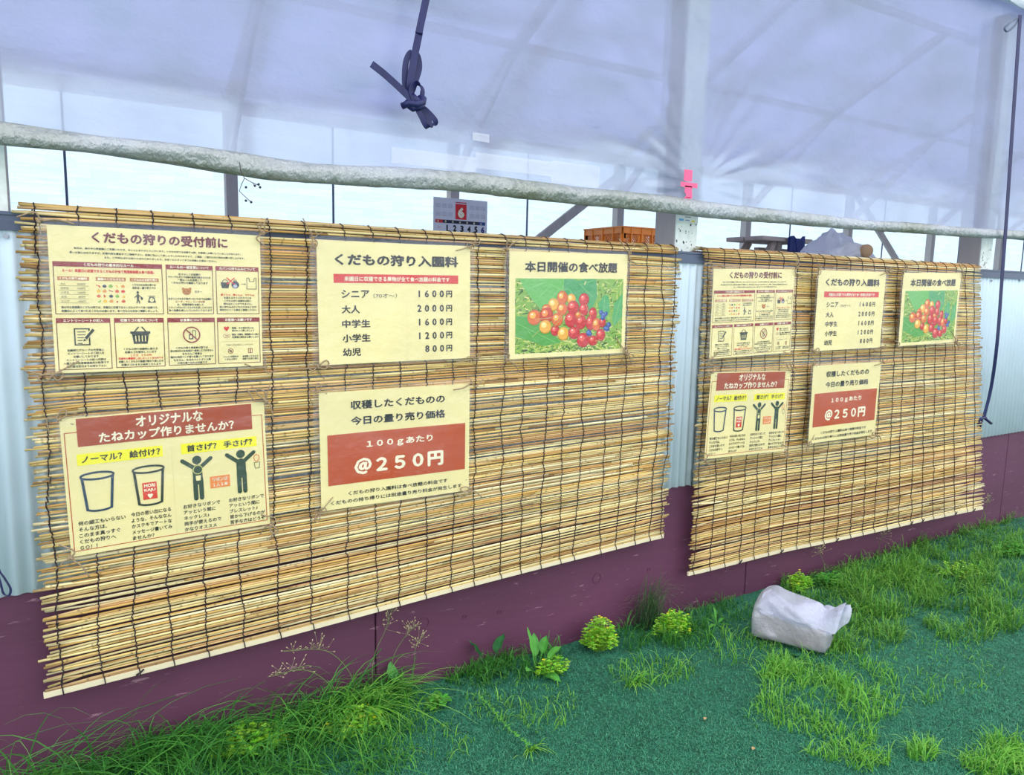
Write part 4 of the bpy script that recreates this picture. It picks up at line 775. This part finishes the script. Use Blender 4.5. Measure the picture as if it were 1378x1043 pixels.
# ------------------------------------------------------------------ turf fibres and grass (stuff) and single plants
def strips(name, base, direc, length, width, bend, seg, c0, c1, mt, parent=None, droop=1.0):
    """many blades in one mesh: base (n,3), direc = azimuth, bend = lean amount"""
    n = len(base); k = seg+1; t = np.linspace(0, 1, k)[None, :]
    dx, dy = np.cos(direc)[:, None], np.sin(direc)[:, None]; Ln = length[:, None]; B = bend[:, None]
    h = Ln*(np.sin(t*PI/2*np.clip(1.05-B*.25, .3, 1)))*(1-B*.45*t*t*droop); r = Ln*B*(t**1.6)
    X = base[:, 0:1]+dx*r; Y = base[:, 1:2]+dy*r; Z = base[:, 2:3]+h
    wv = width[:, None]*(1-t**1.8)*.5+.00012; fa = direc[:, None]+PI/2+rng.uniform(-.9, .9, (n, 1)); ox, oy = np.cos(fa)*wv, np.sin(fa)*wv
    V = np.stack([np.stack([X-ox, Y-oy, Z], -1), np.stack([X+ox, Y+oy, Z], -1)], 2).reshape(-1, 3)
    idx = np.arange(n)[:, None]*(2*k)+np.arange(seg)[None, :]*2; idx = idx.reshape(-1, 1); Fq = np.concatenate([idx, idx+1, idx+3, idx+2], 1)
    me = bpy.data.meshes.new(name); me.vertices.add(len(V)); me.vertices.foreach_set('co', V.astype(np.float32).ravel()); nf = len(Fq)
    me.loops.add(nf*4); me.loops.foreach_set('vertex_index', Fq.astype(np.int32).ravel()); me.polygons.add(nf); me.polygons.foreach_set('loop_start', np.arange(0, nf*4, 4, dtype=np.int32)); 
    me.update(calc_edges=True)
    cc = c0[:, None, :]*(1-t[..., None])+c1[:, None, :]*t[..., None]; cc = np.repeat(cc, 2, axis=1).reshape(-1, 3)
    ca = me.color_attributes.new('Col', 'FLOAT_COLOR', 'POINT'); ca.data.foreach_set('color', np.concatenate([cc, np.ones((len(cc), 1))], 1).astype(np.float32).ravel())
    me.polygons.foreach_set('use_smooth', [True]*nf); me.materials.append(mt); o = bpy.data.objects.new(name, me); C.objects.link(o)
    if parent: o.parent = parent
    return o
def pick(cols, n, var=.12):
    c = np.array(cols)[rng.integers(0, len(cols), n)]; return c*rng.uniform(1-var, 1+var, (n, 1))
# turf: sample in the wedge of ground the place shows, denser near
def sample_view(n):
    u = rng.uniform(-60, 1440, n*2); v = 640+(rng.uniform(0, 1, n*2))**.85*460; out = []
    for a, b_ in zip(u, v):
        p = gnd(a, b_, -.012)
        if p.y < -.012 and p.x < 6: out.append((p.x, p.y))
        if len(out) >= n: break
    return np.array(out)
xy = sample_view(130000); n = len(xy); base = np.column_stack([xy, gza(xy[:, 0], xy[:, 1])])
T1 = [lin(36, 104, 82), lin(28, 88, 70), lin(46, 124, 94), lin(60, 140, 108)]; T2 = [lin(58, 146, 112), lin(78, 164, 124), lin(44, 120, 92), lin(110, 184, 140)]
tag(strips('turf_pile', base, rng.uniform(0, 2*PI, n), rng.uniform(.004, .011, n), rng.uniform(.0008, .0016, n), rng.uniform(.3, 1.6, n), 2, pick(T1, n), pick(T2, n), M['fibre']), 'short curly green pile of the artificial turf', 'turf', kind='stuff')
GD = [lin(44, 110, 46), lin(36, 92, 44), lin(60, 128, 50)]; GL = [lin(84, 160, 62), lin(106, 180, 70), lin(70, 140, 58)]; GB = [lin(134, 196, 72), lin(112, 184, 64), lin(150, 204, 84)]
def patch_pts(ell, dens):
    pts = []; hs = []
    for (u, v, ru, rv, n, hh_) in ell:
        n = int(n*dens); a = rng.uniform(0, 2*PI, n); r = np.sqrt(rng.uniform(0, 1, n))*1.0
        cl_ = rng.uniform(0, 1, (max(3, n//40), 2)); 
        for q in range(n):
            uu = u+ru*r[q]*math.cos(a[q]); vv = v+rv*r[q]*math.sin(a[q]); p = gnd(uu, vv, -.012)
            if p.y > -.015: p.y = -.015-abs(rng.normal(0, .01))
            g = noise.noise(Vector((p.x*9, p.y*9, 7)))
            if g < -.12 and rng.uniform() < .8: continue
            pts.append((p.x, p.y)); hs.append(hh_*(.35+1.25*rng.uniform(0, 1)**1.6)*(1+.5*noise.noise(Vector((p.x*6, p.y*6, 17)))))
    pts = np.array(pts); return np.column_stack([pts, gza(pts[:, 0], pts[:, 1])-.002]), np.array(hs)
def grass(name, ell, c0, c1, label, dens=1, wd=(.0018, .0034), bend=(.2, 1.1), seg=4, lean=None):
    bs, hs = patch_pts(ell, dens); n = len(bs); az_ = rng.uniform(0, 2*PI, n)
    if lean is not None: az_ = rng.normal(lean, 1.0, n)
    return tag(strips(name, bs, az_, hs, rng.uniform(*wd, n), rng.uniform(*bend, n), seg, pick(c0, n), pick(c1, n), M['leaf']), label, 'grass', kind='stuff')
grass('wall_grass', [(30, 1010, 60, 45, 420, .072), (120, 1000, 90, 40, 620, .072), (220, 985, 90, 45, 800, .072), (310, 985, 100, 50, 1100, .072), (400, 965, 70, 55, 900, .072), (470, 950, 60, 60, 900, .072), (500, 930, 40, 35, 420, .072), (540, 960, 40, 40, 160, .07), (250, 1040, 260, 25, 900, .08), (430, 1030, 120, 30, 420, .06)], GD, GL, 'dark green grass growing along the maroon boards at lower left', .8, wd=(.002, .0042), bend=(.3, 2.0))
grass('wall_grass', [(870, 856, 44, 22, 380, .05), (925, 856, 34, 22, 300, .05), (960, 830, 40, 18, 200, .05), (690, 890, 70, 30, 600, .055), (640, 905, 50, 20, 260, .05), (1000, 820, 50, 16, 160, .04)], GD, GL, 'green grass along the maroon boards below the middle post', 1.3)
grass('turf_grass', [(1200, 790, 70, 40, 2000, .06), (1260, 770, 80, 36, 2000, .055), (1160, 850, 60, 34, 1200, .055), (1300, 830, 60, 36, 700, .05), (1350, 790, 50, 60, 1200, .06), (1340, 720, 60, 26, 900, .05), (1270, 735, 60, 20, 700, .045), (1180, 765, 60, 20, 900, .05), (1100, 790, 50, 20, 500, .045), (1090, 840, 90, 50, 500, .03)], GD, GB, 'lush bright grass growing through the turf right of the bag', 1.25)
grass('turf_grass', [(1120, 910, 50, 40, 500, .04), (1080, 940, 60, 50, 700, .04), (1160, 940, 60, 40, 600, .045), (1040, 905, 22, 14, 220, .045), (1040, 960, 40, 24, 200, .03), (1130, 1000, 50, 28, 500, .035), (1240, 940, 30, 14, 100, .035), (1340, 1025, 50, 26, 700, .04), (1240, 1015, 22, 14, 200, .04), (880, 905, 60, 20, 220, .04), (700, 950, 80, 40, 350, .03), (560, 1000, 80, 35, 250, .03), (1250, 900, 100, 50, 350, .025), (1000, 870, 70, 30, 260, .035), (1170, 1030, 30, 12, 150, .035)], GL, GB, 'thin bright grass tufts scattered over the turf at lower right', 1.2)
# single tall grass stalks with seed heads
def stalk(u, v, pts, label, seed):
    p0 = gnd(u, v, -.01); R = random.Random(seed)
    if p0.y > -.02: p0.y = -.02
    t = tag(empty('grass_stalk', p0), label, 'grass', 'flowering grass stalks along the boards'); b = MB(); b.smooth = True
    P_ = smooth_path([Vector((0, 0, 0))]+[Vector(q) for q in pts], 5); b.tube(P_, [.0010-.0006*i/len(P_) for i in range(len(P_))], 5, cols=[lin(120, 160, 80)]*len(P_)); b.build('stem', M['leaf'], t)
    b = MB()
    for q in range(26):
        f = R.uniform(.72, 1); i = min(len(P_)-2, int(f*(len(P_)-1))); c = P_[i]; d = Vector((R.uniform(-1, 1), R.uniform(-1, 1), R.uniform(-.2, 1))).normalized()*R.uniform(.008, .028)*(1.25-f)*3; e = c+d
        b.tube([c, c+d*.6, e], .0003, 3, cols=[lin(170, 170, 120)]*3); b.tube([e, e+d.normalized()*.004], .0011, 4, cols=[lin(206, 196, 150)]*2)
    b.build('seed_head', M['leaf'], t)
for k, (u, v, pts) in enumerate(((480, 950, [(-.02, -.01, .10), (-.09, -.03, .19), (-.2, -.05, .225)]), (500, 940, [(.0, -.01, .12), (.03, -.02, .2), (.05, -.02, .26)]), (455, 960, [(-.03, -.03, .1), (-.1, -.05, .17), (-.19, -.06, .18)]), (520, 930, [(.01, 0, .1), (.04, -.01, .16), (.07, -.03, .2)]), (545, 918, [(.01, 0, .06), (.01, -.01, .12), (.03, -.02, .16)]), (1110, 775, [(-.01, 0, .05), (-.05, -.01, .10), (-.07, -.02, .14)]), (1180, 752, [(.01, 0, .05), (.0, -.01, .09), (.03, -.02, .13)]), (1295, 705, [(.0, 0, .05), (.02, -.01, .12), (.03, -.02, .17)]))):
    stalk(u, v, pts, 'thin grass stalk with pale seed head '+['leaning left, second longest under the left blind', 'standing tallest under the left blind', 'leaning furthest left under the left blind', 'leaning right under the left blind', 'short and upright, rightmost under the left blind', 'behind the bagged block at the boards', 'under the middle of the right blind', 'under the right end of the right blind'][k], k)
# long arching blades
def blade_clump(name, u, v, n, hgt, spread, c0, c1, label, wd=(.003, .0055), cat='grass', bend=(.5, 1.7)):
    p0 = gnd(u, v, -.01)
    if p0.y > -.03: p0.y = -.03
    t = tag(empty(name, (p0.x, p0.y, gz(p0.x, p0.y))), label, cat)
    bs = np.column_stack([rng.normal(0, spread, n), -abs(rng.normal(0, spread*.6, n)), np.zeros(n)]); az_ = rng.uniform(PI*.9, 2.15*PI, n)
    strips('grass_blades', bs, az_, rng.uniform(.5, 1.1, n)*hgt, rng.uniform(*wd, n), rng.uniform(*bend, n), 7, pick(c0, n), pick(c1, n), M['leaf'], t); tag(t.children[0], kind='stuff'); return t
blade_clump('grass_clump', 20, 1000, 80, .30, .10, GD, [lin(90, 160, 80), lin(120, 180, 90)], 'long arching grass blades at the lower left corner of the wall')
blade_clump('grass_clump', 185, 1000, 60, .22, .09, GD, GL, 'grass clump with upright blades below the left blind corner')
blade_clump('grass_clump', 330, 985, 80, .22, .12, GD, GL, 'dense arching grass clump under the left blind')
blade_clump('grass_clump', 420, 955, 50, .24, .07, GD, GL, 'tall arching grass clump before the boards left of the seed heads')
blade_clump('grass_clump', 480, 960, 170, .15, .06, GL, GB, 'bright yellow-green grass clump at the edge of the turf')
blade_clump('grass_clump', 862, 838, 190, .20, .03, [lin(46, 80, 50), lin(60, 84, 60)], [lin(76, 120, 66), lin(120, 130, 96)], 'dark spiky upright grass tuft against the maroon boards', (.001, .002), bend=(.05, .8))
blade_clump('grass_clump', 1345, 1020, 90, .06, .05, GL, GB, 'bright grass tuft at the lower right corner')
blade_clump('grass_clump', 1040, 905, 60, .06, .03, GL, GB, 'small bright grass tuft on the turf in front of the bag')
blade_clump('grass_clump', 850, 920, 34, .055, .02, GL, GB, 'small grass tuft alone on the turf below the spiky tuft')
# small-leaved herb clumps (clover / buttercup like)
def leaflet(b, c, d, L_, w_, col, up_=.3, cup_=.15):
    d = Vector(d).normalized(); s_ = d.cross(Vector((0, 0, 1))); s_ = s_.normalized() if s_.length > .01 else Vector((1, 0, 0)); nn = s_.cross(d)
    pr = [(0, .06), (.2, .7), (.5, 1), (.8, .7), (1, .05)]; vs = []
    for tt, ww in pr: m_ = Vector(c)+d*(tt*L_)-nn*(cup_*L_*tt*tt); vs += [m_-s_*(ww*w_/2)+nn*(.12*w_*ww), m_, m_+s_*(ww*w_/2)+nn*(.12*w_*ww)]
    cols = []
    for i in range(5): cols += [col, tuple(min(1, q*1.12) for q in col), col]
    b.add(vs, [(i*3+j, i*3+j+1, i*3+j+4, i*3+j+3) for i in range(4) for j in range(2)], cols)
def herb(u, v, R0, hgt, nst, c, label, flowers=0, leaf=.010, seed=0, grp=None):
    p0 = gnd(u, v, -.01); R = random.Random(seed)
    if p0.y > -R0*.6: p0.y = -R0*.6
    t = tag(empty('leafy_weed', (p0.x, p0.y, gz(p0.x, p0.y))), label, 'weed', grp); b = MB(); b.smooth = True; st = MB(); fl = MB()
    for q in range(nst):
        a = R.uniform(0, 2*PI); r = R0*math.sqrt(R.random())*(1+.45*noise.noise(Vector((math.cos(a)*2, math.sin(a)*2, seed*3.1)))); h = hgt*max(.25, 1-.45*(r/R0)**2)*R.uniform(.35, 1.15); tip = Vector((r*math.cos(a), r*math.sin(a)*.7, h)); base = tip*.3; base.z = 0
        cc = tuple(x*R.uniform(.75, 1.15) for x in R.choice(c)); st.tube([base, (base+tip)/2+Vector((0, 0, .1*h)), tip], .0006, 4, cols=[tuple(x*.8 for x in cc)]*3)
        for z_ in ([0] if h < .03 else [0, -.3]):
            cpt = tip+Vector((0, 0, z_*h)); k0 = R.uniform(0, 6)
            for m_ in range(3): a2 = k0+m_*2.1; leaflet(b, cpt, (math.cos(a2), math.sin(a2), R.uniform(0, .5)), leaf*R.uniform(.5, 1.2)*.85, leaf*.62, cc)
        if q < flowers:
            for m_ in range(5): a2 = m_*1.257; leaflet(fl, tip+Vector((0, 0, .008)), (math.cos(a2), math.sin(a2), .4), .005, .004, lin(246, 232, 40))
    b.build('foliage', M['leaf'], t)['kind'] = 'stuff'; st.build('stems', M['leaf'], t)['kind'] = 'stuff'
    if flowers: o = fl.build('flowers', M['leaf'], t); o['kind'] = 'stuff'; o['label'] = 'tiny yellow flowers'
    return t
YG = [lin(150, 210, 60), lin(126, 192, 54), lin(170, 222, 80)]; MG = [lin(84, 160, 62), lin(104, 180, 70)]
herb(805, 872, .060, .10, 170, YG, 'round bright yellow-green weed clump with yellow flowers by the boards', 16, .011, 1)
herb(905, 850, .07, .07, 220, YG, 'spreading yellow-green weed clump right of the spiky grass tuft', 12, .011, 2)
herb(480, 985, .07, .055, 150, YG, 'low yellow-green weed with small flowers among the left grass', 8, .012, 3)
herb(340, 1010, .08, .06, 150, YG, 'bright small-leaved weed in the middle of the left grass', 4, .012, 4)
herb(1075, 790, .06, .06, 160, YG, 'yellow-green weed behind the bagged block at the boards', 8, .010, 5)
herb(1118, 785, .07, .05, 160, MG, 'rounded green weed mound behind the bagged block', 0, .010, 6)
herb(60, 1030, .07, .05, 90, MG, 'small-leaved weed at the bottom left corner', 0, .013, 7)
herb(745, 905, .05, .05, 80, YG, 'thin weed between the dock and the yellow-green clump', 2, .010, 8)
herb(590, 950, .035, .04, 26, MG, 'small nettle-like weed alone on the turf below the boards', 0, .018, 9)
herb(1360, 745, .10, .05, 160, MG, 'leafy weed cover at the right edge by the wall', 0, .012, 10)
herb(1290, 770, .13, .035, 110, YG, 'bright leafy weed cover in the right grass', 0, .010, 12)
herb(1070, 865, .05, .03, 70, [lin(56, 120, 60), lin(66, 132, 64)], 'dark low weed at the foot of the bagged block', 0, .013, 11)
# broad-leaved plants: every leaf a part
def broad(u, v, leaves, label, cols):
    p0 = gnd(u, v, -.01)
    if p0.y > -.04: p0.y = -.04
    t = tag(empty('broadleaf_weed', (p0.x, p0.y, gz(p0.x, p0.y))), label, 'weed'); R = random.Random(int(u))
    for (a, el, L_, w_, st_) in leaves:
        b = MB(); b.smooth = True; d = Vector((math.cos(a)*math.cos(el), math.sin(a)*math.cos(el), math.sin(el))); c = cols[R.randrange(len(cols))]
        s_ = d.cross(Vector((0, 0, 1))).normalized(); s_ = (s_+Vector((0, 0, R.uniform(-.4, .4)))).normalized(); nn = s_.cross(d); n = 9; vs = []
        prof = [.08, .55, .85, 1.0, .97, .84, .64, .38, .03]
        for i in range(n):
            tt = i/(n-1); m_ = d*(st_+tt*L_)-Vector((0, 0, 1))*(.35*L_*tt*tt*math.cos(el)); wv = 1+.06*math.sin(i*2.3)
            for j in (-1, -.5, 0, .5, 1): vs.append(m_+s_*(j*prof[i]*w_/2*wv)+nn*(.16*w_*abs(j)*prof[i]+.05*w_*math.sin(i*1.7+j)))
        cols_ = [tuple(q*(1.25 if j == 2 else 1)*(1-.05*(i % 2)) for q in c) for i in range(n) for j in range(5)]
        b.add(vs, [(i*5+j, i*5+j+1, i*5+j+6, i*5+j+5) for i in range(n-1) for j in range(4)], cols_); b.tube([Vector((0, 0, 0)), d*st_*.5+Vector((0, 0, .004)), d*st_*1.05], .0013, 5, cols=[c]*3)
        b.build('leaf', M['leaf'], t)
DG = [lin(84, 160, 66), lin(66, 140, 62), lin(100, 176, 76)]
broad(722, 905, [(2.2, 1.35, .10, .024, .05), (1.2, 1.15, .075, .030, .05), (-.3, .9, .07, .034, .05), (-1.2, .3, .06, .030, .03), (3.6, .7, .05, .028, .03), (-.6, .2, .06, .028, .03), (2.8, .9, .05, .026, .03), (.3, 1.2, .06, .03, .06)], 'upright bright broadleaf weed in front of the boards', DG)
broad(655, 900, [(2.9, 1.1, .075, .05, .06), (.2, 1.1, .07, .045, .06), (-1.0, .4, .05, .035, .02), (4.0, .5, .05, .035, .02)], 'dark rounded broadleaf weed at the foot of the boards', [lin(60, 124, 70), lin(50, 108, 62)])
broad(520, 925, [(1.6, 1.3, .055, .035, .05), (3.0, .6, .04, .03, .03)], 'single rounded leaf weed standing beside the left grass', [lin(96, 166, 86)])
broad(965, 838, [(0.2, .5, .045, .014, .01), (1.2, .7, .045, .014, .01), (2.3, .6, .045, .014, .01), (3.4, .4, .045, .014, .01), (4.4, .3, .045, .014, .01), (5.4, .4, .045, .014, .01), (1.7, 1.3, .045, .013, .02)], 'star-shaped weed with narrow leaves left of the bagged block', DG)
broad(100, 1042, [(1.0, .6, .06, .04, .02), (3.0, .6, .05, .03, .02)], 'small heart-shaped leaf weed at the bottom edge', DG)
broad(218, 1030, [(1.4, .8, .05, .045, .03), (4.0, .5, .04, .03, .02)], 'round-leaved weed in the lower left grass', DG)
broad(1055, 880, [(3.2, .3, .04, .022, .01), (4.3, .3, .045, .024, .01), (5.4, .3, .04, .022, .01), (.2, .3, .035, .02, .01)], 'flat dark rosette weed at the near side of the bagged block', [lin(60, 124, 66)])
# creeping runner with small whorls
t0 = gnd(655, 935, 0); t = tag(empty('creeping_weed', t0), 'thin creeping weed runner crossing the bare turf', 'weed'); b = MB(); b.smooth = True; R = random.Random(4)
pth = smooth_path([gnd(u, v, .004)-t0 for u, v in ((648, 940), (668, 960), (690, 985), (712, 1003))], 6); b.tube(pth, .0008, 4, cols=[lin(110, 160, 80)]*len(pth))
for c in pth:
    for m_ in range(5): a2 = R.uniform(0, 6.3); leaflet(b, c, (math.cos(a2), math.sin(a2), .4), .009, .003, lin(96, 172, 70))
b.build('runner', M['leaf'], t)
blade_clump('grass_clump', 716, 1006, 26, .035, .01, GL, GB, 'tiny grass tuft at the end of the creeping runner')
# fallen dry leaves
for (u, v, lb) in ((948, 968, 'small dry tan leaf on the turf in the foreground'), (1013, 1010, 'tiny dry straw piece on the turf in the foreground')):
    p = gnd(u, v, -.004); b = MB(); leaflet(b, (0, 0, .006), (.8, .5, .05), .016, .009, lin(206, 170, 120)); o = b.build('dry_leaf', M['leaf']); o.location = (p.x, p.y, gz(p.x, p.y)+.003); tag(o, lb, 'leaf')
